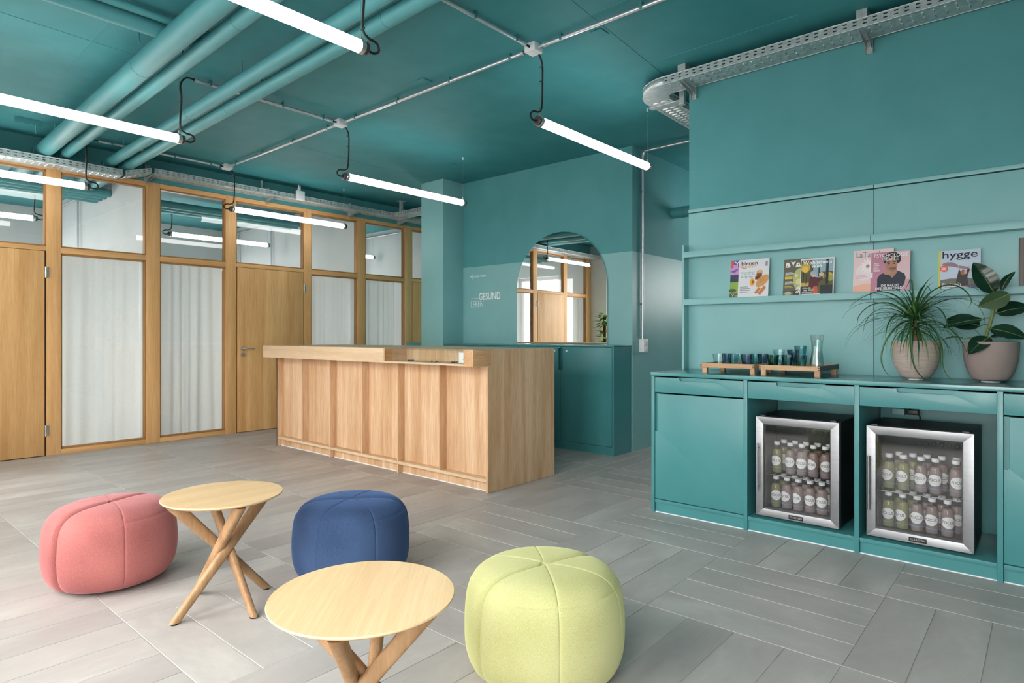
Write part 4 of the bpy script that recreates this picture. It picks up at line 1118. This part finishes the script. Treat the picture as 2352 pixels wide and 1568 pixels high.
for bs, tp, wd, nr, mt, at in (((4.27, 0.236, 1.45), (4.255, 0.326, 1.622), 0.092, (-1, -0.2, 0.2), 'leafdark', 3.9),
                           ((4.285, 0.205, 1.462), (4.30, 0.152, 1.566), 0.045, (-0.8, 0.6, 0.3), 'leafdark', 3.9),
                           ((4.20, 0.168, 1.440), (4.20, 0.300, 1.376), 0.088, (-0.75, 0, -0.5), 'leafback', 3.6),
                           ((4.31, 0.228, 1.340), (4.33, 0.080, 1.372), 0.084, (-0.8, 0, 0.6), 'leafdark', 2.8),
                           ((4.26, 0.285, 1.308), (4.20, 0.462, 1.266), 0.052, (-0.7, 0, 0.7), 'leafdark', 2.4),
                           ((4.31, 0.300, 1.272), (4.33, 0.462, 1.312), 0.082, (-0.85, 0, 0.4), 'leafdark', 2.0),
                           ((4.24, 0.252, 1.256), (4.20, 0.095, 1.205), 0.072, (-0.8, 0, 0.55), 'leafdark', 1.6),
                           ((4.22, 0.255, 1.210), (4.135, 0.338, 1.122), 0.078, (-0.85, 0.1, 0.5), 'leafdark', 1.0),
                           ((4.30, 0.370, 1.200), (4.30, 0.486, 1.192), 0.050, (-0.15, 0, 1), 'leafdark', 1.0),
                           ((4.34, 0.258, 1.206), (4.37, 0.170, 1.198), 0.060, (-0.3, 0, 1), 'leafdark', 1.0)):
    leaf(rp, bs, tp, wd * 1.2, nr, mt, 0.012 if mt == 'leafdark' else 0.004)
    i = int(at); f = at - i
    s0 = Vector(stem[i]).lerp(Vector(stem[min(i + 1, 4)]), f)
    MB().tube(spline([s0, (s0 + Vector(bs)) / 2 + Vector((0, 0, 0.004)), Vector(bs)], 4), 0.003, 8).build('petiole', 'stemg', rp, smooth=True)

# climbing plant near the street window, seen in the mirror
VX, VY = 0.24, 7.02
vp = thing('climbing_plant', 'tall climbing pot plant reflected at the right of the arched mirror', 'plant', (VX, VY, 0))
pot(vp, VX, VY, 0.009, 0.19, 0.13, 0.36, 'pot2')
MB().tube([(VX, VY, 0.34), (VX, VY, 1.62)], 0.035, 12).build('coir_pole', 'moss', vp, smooth=True)
for k in range(130):
    a = rn.uniform(0, 2 * PI); z = rn.uniform(0.42, 1.66); r0 = 0.04; r1 = rn.uniform(0.10, 0.24)
    b = (VX + r0 * math.cos(a), VY + r0 * math.sin(a), z); t = (VX + r1 * math.cos(a + rn.uniform(-.5, .5)), VY + r1 * math.sin(a + rn.uniform(-.5, .5)), z + rn.uniform(-0.08, 0.03))
    B, E_ = Vector(b), Vector(t); ax = (E_ - B); sd = ax.cross(Vector((0, 0, 1))).normalized(); w_ = 0.06; L = ax.length + 0.05; ax.normalize()
    up = Vector((0, 0, 1)) * 0.012
    pts = [B, B + ax * L * .35 + sd * w_ * .9 + up, B + ax * L * .55 + sd * w_ + up, B + ax * L, B + ax * L * .55 - sd * w_ + up, B + ax * L * .35 - sd * w_ * .9 + up, B + ax * L * .5]
    MB().add(pts, [(0, 1, 6), (1, 2, 6), (2, 3, 6), (3, 4, 6), (4, 5, 6), (5, 0, 6)]).build('leaf', 'ivy', vp, smooth=True)

# ------------------------------------------------------------------ poufs and side tables
PROF = spline([(0.0, 0.392, 0), (0.08, 0.394, 0), (0.16, 0.390, 0), (0.215, 0.378, 0), (0.255, 0.352, 0), (0.277, 0.315, 0), (0.287, 0.26, 0), (0.291, 0.19, 0), (0.288, 0.12, 0), (0.276, 0.07, 0), (0.250, 0.032, 0), (0.205, 0.010, 0), (0.15, 0.006, 0)], 7)
PL = [0.0]
for a, b in zip(PROF[:-1], PROF[1:]): PL.append(PL[-1] + (b - a).length)
ISEAM = min(range(len(PROF)), key=lambda i: abs(PROF[i].y - 0.338) + (0 if PROF[i].x > 0.2 else 9))
SS = [0, 0.006, 0.016, 0.032, 0.06, 0.11, 0.19, 0.30, 0.43, 0.57, 0.70, 0.81, 0.89, 0.94, 0.968, 0.984, 0.994, 1]
def pouf(name, mat, label, x, y, rz):
    t = thing(name, label, 'pouf', (0, 0, 0), 'round poufs')
    bd = [0, 62, 118, 180, 242, 298, 360]
    def pos(i, th, k):
        p = PROF[i]; r, z = p.x, p.y
        # bend of the seams towards the middle of the cushion is left out close to the rim
        nx, nz = 1.0, 0.0
        a = PROF[max(i - 1, 0)]; b = PROF[min(i + 1, len(PROF) - 1)]
        tx, tz = b.x - a.x, b.y - a.y
        L = math.hypot(tx, tz); nx, nz = -tz / L, tx / L      # outward normal of the profile
        if nz < 0 and z > 0.3: nx, nz = -nx, -nz
        if z <= 0.3 and nx < 0: nx, nz = -nx, -nz
        d = 0.0
        for q, s in enumerate(bd[:-1]):
            da = abs((math.degrees(th) - s + 180) % 360 - 180)
            ds = R(da) * max(r, 0.004)
            if da < 80:
                if q in (0, 3): d = max(d, 0.026 * math.exp(-(ds / 0.010) ** 1.3))
                else: d = max(d, 0.003 * math.exp(-(ds / 0.003) ** 1.5))
        if r < 0.01: d = 0.026
        d2 = 0.003 * math.exp(-((PL[i] - PL[ISEAM]) / 0.006) ** 2)
        d = max(d, d2)
        zz = z - nz * d if nz > 0 else z
        rr = r - nx * d
        return (rr * math.cos(th), rr * math.sin(th), max(zz, 0.004))
    for s in range(6):
        a0, a1 = R(bd[s]), R(bd[s + 1])
        for nm, i0, i1 in (('top_panel', 0, ISEAM), ('side_panel', ISEAM, len(PROF) - 1)):
            vs = [pos(i, a0 + (a1 - a0) * u, s) for i in range(i0, i1 + 1) for u in SS]
            W = len(SS)
            fs = [(i * W + j, i * W + j + 1, (i + 1) * W + j + 1, (i + 1) * W + j) for i in range(i1 - i0) for j in range(W - 1)]
            MB().add(vs, fs).build(nm, mat, t, smooth=True)
    MB().lathe([(0.16, 0.0), (0.16, 0.012), (0, 0.012)], 32).build('base', 'black', t)
    t.location = (x, y, 0); t.rotation_euler = (0, 0, R(rz))
    return t
pouf('pouf', 'pink', 'coral pink upholstered pouf left of the round oak tables', 1.052, 3.562, 22)
pouf('pouf', 'blue', 'navy blue upholstered pouf behind the nearer oak table', 1.872, 2.700, -40)
pouf('pouf', 'yellow', 'lime yellow upholstered pouf at the bottom centre', 1.800, 1.402, -14)

def side_table(label, x, y, rot, topr=0.253, grain=0):
    t = thing('side_table', label, 'table', (0, 0, 0), 'round oak side tables')
    H_ = 0.505
    tp = MB().lathe([(0, -0.024), (topr - 0.05, -0.024), (topr - 0.012, -0.013), (topr - 0.001, -0.006), (topr, -0.003), (topr - 0.0015, 0), (0, 0)], 96, (0, 0, H_)).build('table_top', 'table', t, smooth=True)
    for k in range(4):
        a = R(90 * k + 8); b = a + R(166)
        p0 = Vector((0.222 * math.cos(a), 0.222 * math.sin(a), 0.006)); p1 = Vector((0.20 * math.cos(b), 0.20 * math.sin(b), H_ - 0.022))
        ax = (p1 - p0)
        rad = Vector((-math.sin((a + b) / 2), math.cos((a + b) / 2), 0))
        s1 = ax.normalized().cross(rad).normalized(); s2 = ax.normalized().cross(s1)
        n = 16; vs = []
        for i in range(9):
            f = i / 8
            c = p0 + ax * f
            wa, wb = 0.0145 + 0.005 * f, 0.017 + 0.010 * f
            for q in range(n):
                th = 2 * PI * q / n
                cx_, cy_ = math.cos(th), math.sin(th)
                v = c + s1 * wa * math.copysign(abs(cx_) ** 0.7, cx_) + s2 * wb * math.copysign(abs(cy_) ** 0.7, cy_)
                if i in (0, 8):       # cut level with the floor or the underside
                    zt = p0.z if i == 0 else p1.z
                    v = v + ax * ((zt - v.z) / ax.z)
                vs.append(v)
        fs = [(i * n + q, i * n + (q + 1) % n, (i + 1) * n + (q + 1) % n, (i + 1) * n + q) for i in range(8) for q in range(n)]
        fs += [tuple(range(n))[::-1], tuple(8 * n + q for q in range(n))]
        lg_ = MB().add(vs, fs).build('leg', 'tleg', t, smooth=True)
        MB().lathe([(0.016, 0.0), (0.016, 0.006), (0, 0.006)], 14, (p0.x, p0.y, 0)).build('glide', 'black', lg_)
    t.location = (x, y, 0); t.rotation_euler = (0, 0, R(rot))
side_table('round oak side table between the pink and blue poufs', 1.279, 2.832, 0)
side_table('round oak side table in the foreground beside the yellow pouf', 1.037, 1.443, 42)

# ------------------------------------------------------------------ tube lamps
def lamp(x0, x1, y, label, cord_x, wire_x, loop=1, z=2.705, cord_top=None, cord_y=None):
    """x0..x1 lit tube; cord at the end nearest cord_x, suspension wire at wire_x (None: hidden)"""
    t = thing('tube_lamp', label, 'lamp', ((x0 + x1) / 2, y, z), 'suspended tube lamps')
    MB().lathe([(0, x0), (0.031, x0), (0.033, x0 + 0.004), (0.033, x1 - 0.004), (0.031, x1), (0, x1)], 28, (0, y, z), 'x').build('tube', 'tube', t, smooth=True)
    for xe, s in ((x0, -1), (x1, 1)):
        dark = abs(xe - cord_x) < 0.3
        MB().lathe([(0.0335, xe - 0.018 * s), (0.036, xe - 0.016 * s), (0.036, xe + 0.006 * s), (0.033, xe + 0.010 * s), (0, xe + 0.010 * s)][::s], 28, (0, y, z), 'x', False).build('end_ring', 'chrome', t, smooth=True)
        MB().lathe([(0.033, xe + 0.010 * s), (0.0325, xe + 0.028 * s), (0.026, xe + 0.034 * s), (0, xe + 0.034 * s)][::s], 28, (0, y, z), 'x', False).build('end_cap', 'cap', t, smooth=True)
        xh = xe - 0.005 * s
        m = MB().tube([(xh, y, z + 0.034), (xh, y, z + 0.062)], 0.006, 10)
        m.box(xh - 0.009, xh + 0.009, y - 0.012, y + 0.012, z + 0.034, z + 0.042)
        m.build('hanger', 'chrome', t, smooth=True)
        MB().tube([(xh, y, z + 0.06), (xh, y, ZC - 0.02)], 0.0011, 6).build('wire', 'chrome', t)
        MB().lathe([(0.006, ZC - 0.03), (0.006, ZC), (0, ZC)], 10, (xh, y, 0)).build('wire_anchor', 'plastic', t)
    s = -1 if abs(cord_x - x0) < abs(cord_x - x1) else 1
    xe = x0 if s < 0 else x1
    xe0 = xe - 0.005 * s
    ct = cord_top or (xe0 + 0.0, y, ZC - 0.04)
    pts = [ct] + ([(xe0 + 0.05, y - 0.004, ZC - 0.034)] if ct[0] > xe0 + 0.08 else []) + [(xe0 + 0.006, y - 0.012, ZC - 0.10), (xe0 + 0.012, y - 0.014, z + 0.30), (xe0 + 0.004, y - 0.012, z + 0.10), (xe0 + 0.03 * s, y - 0.016, z + 0.055),
           (xe + 0.085 * s, y - 0.012, z + 0.045), (xe + 0.105 * s, y - 0.004, z + 0.015), (xe + 0.075 * s, y, z - 0.008), (xe + 0.03 * s, y, z)]
    MB().tube(spline(pts, 8), 0.0065, 10).build('cord', 'cord', t, smooth=True)
    for zz in (ZC - 0.13, z + 0.28, z + 0.09):
        MB().tube([(xe0 + 0.004, y - 0.026, zz), (xe0 + 0.004, y + 0.006, zz)], 0.004, 6).build('cable_tie', 'cord', t)
LX0, LX1, RX0, RX1 = 0.43, 1.925, 3.40, 4.93
for y, nm in ((2.69, 'nearest'), (4.99, 'middle'), (7.29, 'farthest')):
    lamp(RX0, RX1, y, {2.69: 'lit tube lamp above the corridor, nearest of the right row', 4.99: 'lit tube lamp above the desk, middle of the right row', 7.29: 'lit tube lamp before the partition near the lever handled door'}[y], RX0, RX1, cord_top=(3.36, y - 0.01, ZC - 0.035))
    lamp(LX0, LX1, y, {2.69: 'lit tube lamp cut by the top picture edge', 4.99: 'lit tube lamp under the big teal pipes at the left edge', 7.29: 'lit tube lamp in front of the leftmost oak door'}[y], LX1, LX0, cord_top=(2.035, y, ZC - 0.03))
lamp(3.64, 5.14, 9.77, 'lit tube lamp in the room behind the lever handled door', 3.64, 5.14)
lamp(0.52, 2.02, 9.77, 'lit tube lamp in the room behind the leftmost door', 2.02, 0.52)
lamp(5.75, 7.25, 9.77, 'lit tube lamp in the room behind the pillar window', 5.75, 7.25)
lamp(6.6, 8.1, 2.72, 'lit tube lamp hidden in the corridor behind the magazine wall', 8.1, 6.6)
lamp(6.3, 7.8, 1.4, 'unseen added tube lamp brightening the corridor from behind the magazine wall', 6.3, 7.8)  # extra lamp, added out of view to brighten the corridor wall
lamp(LX0, LX1, 0.39, 'lit tube lamp overhead behind the top picture edge', LX1, LX0, cord_top=(2.0, 0.39, ZC - 0.02))

# ------------------------------------------------------------------ conduits and junction boxes
def clip(parent, x, y, z=ZC, d='y'):
    m = MB()
    if d == 'y': m.box(x - 0.014, x + 0.014, y - 0.008, y + 0.008, z - 0.042, z)
    else: m.box(x - 0.008, x + 0.008, y - 0.014, y + 0.014, z - 0.042, z)
    return m.build('pipe_clip', 'teal', parent, 0.002)
XJ = 3.335
BY = [0.39, 2.69, 4.99, 7.29]
for i, y in enumerate(BY):
    j = thing('junction_box', ['white junction box above the picture edge', 'white junction box over the nearest right lamp', 'white junction box over the middle right lamp', 'white junction box over the farthest right lamp'][i], 'junction box', (XJ, y, ZC - 0.03), 'ceiling junction boxes')
    box(XJ - 0.045, XJ + 0.045, y - 0.045, y + 0.045, ZC - 0.058, ZC - 0.012).build('box_body', 'plastic', j, 0.004)
    box(XJ - 0.043, XJ + 0.043, y - 0.043, y + 0.043, ZC - 0.012, ZC).build('box_back', 'plastic', j)
    MB().tube([(XJ - 0.045, y, ZC - 0.03), (XJ - 0.09, y, ZC - 0.03)], 0.008, 10).build('cable_stub', 'cord', j, smooth=True)
    MB().tube([(XJ, y - 0.045, ZC - 0.03), (XJ, y - 0.085, ZC - 0.03)], 0.007, 10).build('cable_stub', 'conduit', j, smooth=True)
    MB().tube([(XJ, y + 0.045, ZC - 0.03), (XJ, y + 0.085, ZC - 0.03)], 0.007, 10).build('cable_stub', 'conduit', j, smooth=True)
def conduit(p0, p1, label, clips, d):
    c = thing('conduit', label, 'conduit', tuple((Vector(p0) + Vector(p1)) / 2), 'ceiling conduits')
    MB().tube([p0, p1], 0.0125, 12).build('conduit_pipe', 'conduit', c, smooth=True)
    for p, q in ((p0, p1), (p1, p0)):
        v = (Vector(q) - Vector(p)).normalized() * 0.03
        MB().tube([p, tuple(Vector(p) + v)], 0.0155, 12).build('conduit_sleeve', 'zinc', c, smooth=True)
    for f in clips:
        v = Vector(p0).lerp(Vector(p1), f)
        clip(c, v.x, v.y, ZC, d)
zc_ = ZC - 0.03
for (a, b, lb) in ((-1.99, BY[0] - 0.085, 'bright conduit behind the camera'), (BY[0] + 0.085, BY[1] - 0.085, 'bright ceiling conduit running out of the top edge from the nearest box'), (BY[1] + 0.085, BY[2] - 0.085, 'bright ceiling conduit between the nearest and middle boxes'), (BY[2] + 0.085, BY[3] - 0.085, 'bright ceiling conduit between the middle and farthest boxes')):
    conduit((XJ, a, zc_), (XJ, b, zc_), lb, (0.06, 0.35, 0.65, 0.93), 'y')
for y, lb in zip(BY, ('bright cross conduit above the picture edge', 'bright cross conduit from the nearest box out of the top edge', 'bright cross conduit passing above the teal pipes', 'bright cross conduit in front of the partition')):
    conduit((XJ - 0.09, y, zc_), (2.03, y, zc_), lb, (0.08, 0.40, 0.9), 'x')
for x, lb in ((2.600, 'bright conduit along the top of the white wall behind the wide window'), (5.425, 'bright conduit along the top of the white wall right of the lever handled door'), (7.380, 'bright conduit along the top of the white wall behind the pillar window')):
    c = thing('conduit', lb, 'conduit', (x, 9.8, 3.12), 'ceiling conduits')
    MB().tube([(x, 7.85, 3.12), (x, 11.95, 3.12)], 0.0125, 10).build('conduit_pipe', 'conduit', c, smooth=True)
    for y in (10.2, 11.4): MB().tube([(x, y, 1.0), (x, y, 3.11)], 0.0125, 10).build('riser', 'conduit', c, smooth=True)
# corridor conduit: down the wall edge to the white switch
c = thing('conduit', 'bright conduit running down the corridor wall to the white switch', 'conduit', (5.97, 3.31, 2.2), 'ceiling conduits')
MB().tube(spline([(5.97, 3.314, 1.18), (5.97, 3.314, 3.0), (5.97, 3.314, 3.12), (5.966, 3.30, 3.17), (5.96, 3.27, 3.185), (5.955, 3.20, 3.186), (5.93, 2.2, 3.186)], 6), 0.0125, 12).build('conduit_pipe', 'conduit', c, smooth=True)
for z in (1.55, 2.15, 2.75): box(5.95, 5.99, 3.312, 3.334, z, z + 0.016).build('pipe_clip', 'teal', c, 0.002)
clip(c, 5.95, 3.10, ZC, 'y')
sw = thing('light_switch', 'white surface mounted double switch on the corridor wall', 'switch', (5.97, 3.31, 1.04))
box(5.925, 6.015, 3.272, 3.3345, 1.04, 1.182).build('switch_box', 'plastic', sw, 0.006)
for z in (1.055, 1.118): box(5.938, 6.002, 3.266, 3.272, z, z + 0.05).build('rocker', 'plastic', sw, 0.003)
d = thing('duct_stub', 'short teal duct leaving the corridor wall', 'duct', (6.71, 2.9, 2.64))
MB().tube([(6.71, 2.2, 2.638), (6.71, 3.335, 2.638)], 0.062, 28).build('duct_pipe', 'pipe', d, smooth=True)
MB().tube([(6.71, 3.18, 2.638), (6.71, 3.215, 2.638)], 0.066, 28).build('duct_collar', 'pipe', d, smooth=True)

# ------------------------------------------------------------------ teal ceiling pipes
def pipe(x76, z, r, label, yj):
    p = thing('ceiling_pipe', label, 'pipe', (x76, 4.0, z), 'teal ceiling pipes')
    at = lambda y: (x76 + 0.02618 * (y - 7.6), y, z)
    MB().tube([at(-1.99), at(YT + 0.01)], r, 36, False).build('pipe', 'pipe', p, smooth=True)
    MB().tube([at(YT + 0.101), at(9.35)], r, 36).build('pipe', 'pipe', p, smooth=True)
    for y in yj: MB().tube([at(y), at(y + 0.006)], r + 0.0015, 36).build('joint', 'pipe', p, smooth=True)
    MB().tube([at(YT - 0.07), at(YT + 0.006)], r + 0.008, 36).build('wall_collar', 'pipe', p, smooth=True)
    for y in (1.4, 4.45, 7.14):
        c = at(y)
        MB().tube([(c[0], y, ZC), (c[0], y, z + r - 0.004)], 0.006, 8).build('hanger_rod', 'pipe', p, smooth=True)
pipe(1.648, 3.060, 0.073, 'thick teal ceiling pipe, leftmost of the four', (4.7,))
pipe(1.818, 3.056, 0.048, 'thin teal ceiling pipe right beside the thick pipe', (3.6,))
pipe(2.226, 3.062, 0.050, 'teal ceiling pipe third from left', (5.4,))
pipe(2.376, 3.046, 0.050, 'teal ceiling pipe, rightmost of the four', (5.0, 2.9))
def xpipe(y, z, r, x0, x1, label):
    p = thing('cross_pipe', label, 'pipe', ((x0 + x1) / 2, y, z), 'teal cross pipes')
    MB().tube([(x0, y, z), (x1, y, z)], r, 28).build('pipe', 'pipe', p, smooth=True)
    MB().tube([(x1 - 0.10, y, z), (x1 - 0.09, y, z)], r + 0.002, 28).build('joint', 'pipe', p, smooth=True)
xpipe(4.23, 3.130, 0.048, -0.3, 1.80, 'teal pipe crossing to the thick pipe at the top left')
xpipe(4.13, 3.165, 0.022, -0.3, 1.80, 'thin teal pipe beside the top left cross pipe')
for k in range(4): xpipe(8.95 + 0.17 * k, 3.0, 0.05, -0.3, 2.62, ['nearest', 'second', 'third', 'farthest'][k] + ' of the teal cross pipes in the room behind the leftmost window')
for k in range(3): xpipe(9.2 + 0.2 * k, 3.02, 0.05, 2.76, 5.45, ['nearest', 'second', 'farthest'][k] + ' of the teal cross pipes in the room behind the lever handled door')
for x, y, lb in ((1.46, 4.43, 'teal mounting rail fixed beside the thick pipe near the top edge'), (1.49, 7.14, 'teal mounting rail fixed beside the thick pipe near the partition')):
    rl_ = thing('mounting_rail', lb, 'rail', (x, y, ZC - 0.03))
    m = MB(); m.box(x - 0.16, x + 0.05, y - 0.02, y - 0.014, ZC - 0.04, ZC); m.box(x - 0.16, x + 0.05, y + 0.014, y + 0.02, ZC - 0.04, ZC); m.box(x - 0.16, x + 0.05, y - 0.014, y + 0.014, ZC - 0.006, ZC)
    m.build('channel', 'pipe', rl_)
    MB().tube([(x, y, ZC - 0.12), (x, y, ZC - 0.006)], 0.006, 8).build('threaded_rod', 'pipe', rl_, smooth=True)

# ------------------------------------------------------------------ cable trays
def perf(mb, fn, L, W, pitch, rows, slot, u0=0.0):
    """perforated sheet: fn(u, v), slots of length slot[0] and height slot[1] at the given row centres"""
    us = [0.0]; u = u0 + pitch / 2; holes = []
    while u + slot[0] / 2 < L - 0.004:
        holes.append((u - slot[0] / 2, u + slot[0] / 2)); us += [u - slot[0] / 2, u + slot[0] / 2]; u += pitch
    us.append(L)
    vs_ = [0.0]
    for r_ in rows: vs_ += [r_ - slot[1] / 2, r_ + slot[1] / 2]
    vs_.append(W)
    nu, nv = len(us), len(vs_)
    verts = [fn(a, b) for a in us for b in vs_]
    fs = []
    for i in range(nu - 1):
        for j in range(nv - 1):
            if i % 2 == 1 and j % 2 == 1: continue
            fs.append((i * nv + j, (i + 1) * nv + j, (i + 1) * nv + j + 1, i * nv + j + 1))
    mb.add(verts, fs)
    return [(a + b) / 2 for a, b in holes]

def tray_run(t, o, ud, wd_, L, width, hgt, pitch=0.055, emboss=True):
    """o: outer lower corner, ud: run direction, wd_: direction across the tray"""
    O, U, Wv, Z = Vector(o), Vector(ud).normalized(), Vector(wd_).normalized(), Vector((0, 0, 1))
    for nm, off in (('tray_flank', 0.0), ('tray_flank', width)):
        m = MB(); perf(m, lambda a, b: O + U * a + Wv * off + Z * b, L, hgt, pitch, (hgt * 0.36, hgt * 0.74), (0.022, 0.008))
        ob = m.build(nm, 'zinc', t)
        sm = ob.modifiers.new('gauge', 'SOLIDIFY'); sm.thickness = 0.0015; sm.offset = 0
    m = MB(); cs = perf(m, lambda a, b: O + U * a + Wv * b, L, width, pitch, (width * 0.12, width * 0.5, width * 0.88), (0.026, 0.007), 0.0)
    ob = m.build('tray_bottom', 'zinc', t)
    sm = ob.modifiers.new('gauge', 'SOLIDIFY'); sm.thickness = 0.0015; sm.offset = 0
    for off in (0.0, width):
        for h_ in (0.0, hgt): MB().tube([O + Wv * off + Z * h_, O + U * L + Wv * off + Z * h_], 0.0028, 6).build('rolled_edge', 'zinc', t, smooth=True)
    if emboss:
        m = MB()
        for u in cs:                       # raised stiffening ribs pressed into the bottom
            a = O + U * (u - 0.020)
            for s in (0, 1):
                p0 = a + Wv * (width * (0.2 + 0.33 * s)) - Z * 0.0005; p1 = a + Wv * (width * (0.43 + 0.33 * s)) - Z * 0.0005
                q = U * 0.006
                m.add([p0, p0 + q * 2, p1 + q * 2, p1, (p0 + q) - Z * 0.006, (p1 + q) - Z * 0.006], [(0, 4, 5, 3), (4, 1, 2, 5), (0, 1, 4), (3, 5, 2)])
        o2 = m.build('stiffening_ribs', 'zinc', t)
        o2['kind'] = 'stuff'

def bracket(parent, p, across, reach, drop=0.055):
    """wall bracket: foot plate at p on the wall, arm reaching along 'across' below the tray"""
    Pv, A, Z = Vector(p), Vector(across).normalized(), Vector((0, 0, 1))
    S = A.cross(Z)
    m = MB()
    def ob(c, a, s, z0, z1):  # box from vectors
        vs = [c + A * aa + S * ss + Z * zz for zz in (z0, z1) for aa, ss in ((a[0], s[0]), (a[1], s[0]), (a[1], s[1]), (a[0], s[1]))]
        m.add(vs, [(3, 2, 1, 0), (4, 5, 6, 7), (0, 1, 5, 4), (1, 2, 6, 5), (2, 3, 7, 6), (3, 0, 4, 7)])
    ob(Pv, (0, 0.006), (-0.022, 0.022), -drop - 0.03, 0.14)
    ob(Pv, (0.006, 0.03), (-0.022, -0.019), -drop - 0.03, 0.14); ob(Pv, (0.006, 0.03), (0.019, 0.022), -drop - 0.03, 0.14)
    poly = [(0.006, -0.004), (reach, -0.004), (reach, -0.012), (0.03, -drop), (0.006, -drop)]
    for s in (-0.016, 0.014):
        m.prism(poly, lambda u, v, t: Pv + A * u + Z * v + S * (s + t), 0, 0.002)
    return m.build('bracket', 'zinc', parent)

# left tray along the partition
TL = thing('cable_tray', 'galvanised cable tray running along the top of the oak partition', 'cable tray', (3, 7.55, 2.95), 'galvanised cable trays')
tray_run(TL, (-0.28, 7.45, 2.910), (1, 0, 0), (0, 1, 0), 2.58, 0.205, 0.066)
tray_run(TL, (2.62, 7.47, 3.000), (1, 0, 0), (0, 1, 0), 4.75, 0.205, 0.058)
tray_run(TL, (2.33, 7.452, 2.914), (0.26, 0.02, 0.082), (0, 1, 0), 0.272, 0.205, 0.060)
for x, z in ((0.6, 2.908), (2.62, 2.998), (4.05, 2.998), (5.30, 2.998), (6.2, 2.998)):
    bracket(TL, (x, YT + 0.011, z), (0, -1, 0), 0.235)
MB().box(3.93, 3.95, 7.64, 7.66, 3.05, 3.2).build('hanger_strut', 'zinc', TL)
TB = thing('cable_tray', 'short galvanised cable tray branching off towards the pillar', 'cable tray', (6.05, 7.2, 3.02), 'galvanised cable trays')
tray_run(TB, (5.93, 7.46, 3.004), (0, -1, 0), (1, 0, 0), 1.1, 0.2, 0.058)
for (x, y) in ((5.92, 7.30), (6.0, 6.75)):
    box(x, x + 0.04, y, y + 0.04, 3.0, ZC).build('hanger_strut', 'zinc', TB)
    box(x - 0.04, x + 0.08, y - 0.03, y + 0.07, ZC - 0.006, ZC).build('hanger_plate', 'zinc', TB)
cbx = thing('cable_box', 'white cable box with looped cables clipped to the tray', 'junction box', (4.25, 7.45, 3.02))
box(4.30, 4.41, 7.405, 7.448, 2.985, 3.105).build('box_body', 'plastic', cbx, 0.006)
for dx in (0.0, 0.022):
    MB().tube(spline([(4.335 + dx, 7.43, 3.105), (4.335 + dx, 7.43, 3.15), (4.35 + dx, 7.46, 3.185), (4.365 + dx, 7.50, 3.15), (4.365 + dx, 7.52, 3.04)], 5), 0.006, 8).build('cable_loop', 'plastic', cbx, smooth=True)

# right tray above the magazine wall, with a bend into the corridor
TR = thing('cable_tray', 'galvanised cable tray above the magazine wall bending into the corridor', 'cable tray', (4.38, 1.0, 3.1), 'galvanised cable trays')
ZR = 3.104
tray_run(TR, (4.282, -1.2, ZR), (0, 1, 0), (1, 0, 0), 3.40, 0.2, 0.056)
CXb, CYb, RO = 4.282 + 0.30, 2.20, 0.30       # outer bend radius
n = 14
vs = []; fs = []
for k in range(n + 1):
    a = PI - PI / 2 * k / n
    for rr in (RO, 0.10):
        vs.append((CXb + rr * math.cos(a), CYb + rr * math.sin(a), ZR))
fs = [(2 * k, 2 * k + 1, 2 * k + 3, 2 * k + 2) for k in range(n)]
ob = MB().add(vs, fs).build('bend_bottom', 'zinc', TR); sm = ob.modifiers.new('gauge', 'SOLIDIFY'); sm.thickness = 0.0015
for rr in (RO, 0.10):
    vs = []
    for k in range(n + 1):
        a = PI - PI / 2 * k / n
        for z in (ZR, ZR + 0.056): vs.append((CXb + rr * math.cos(a), CYb + rr * math.sin(a), z))
    ob = MB().add(vs, fs).build('bend_flank', 'zinc', TR, smooth=True); sm = ob.modifiers.new('gauge', 'SOLIDIFY'); sm.thickness = 0.0015
for z in (ZR, ZR + 0.056): MB().tube([(CXb + RO * math.cos(PI - PI / 2 * k / n), CYb + RO * math.sin(PI - PI / 2 * k / n), z) for k in range(n + 1)], 0.0028, 6).build('rolled_edge', 'zinc', TR, smooth=True)
tray_run(TR, (CXb, 2.30, ZR), (1, 0, 0), (0, 1, 0), 2.6, 0.2, 0.056)
for y in (-0.45, 0.88, 2.06):
    bracket(TR, (4.511, y, ZR - 0.002), (-1, 0, 0), 0.228)
    box(4.285, 4.365, y - 0.03, y + 0.03, ZC - 0.05, ZC).build('hanger_plate', 'zinc', TR)
box(4.62, 4.66, 2.20, 2.24, ZR - 0.05, ZC).build('hanger_strut', 'zinc', TR)
box(4.64, 4.70, 2.25, 2.52, ZR - 0.012, ZR - 0.002).build('support_arm', 'zinc', TR, 0.001)
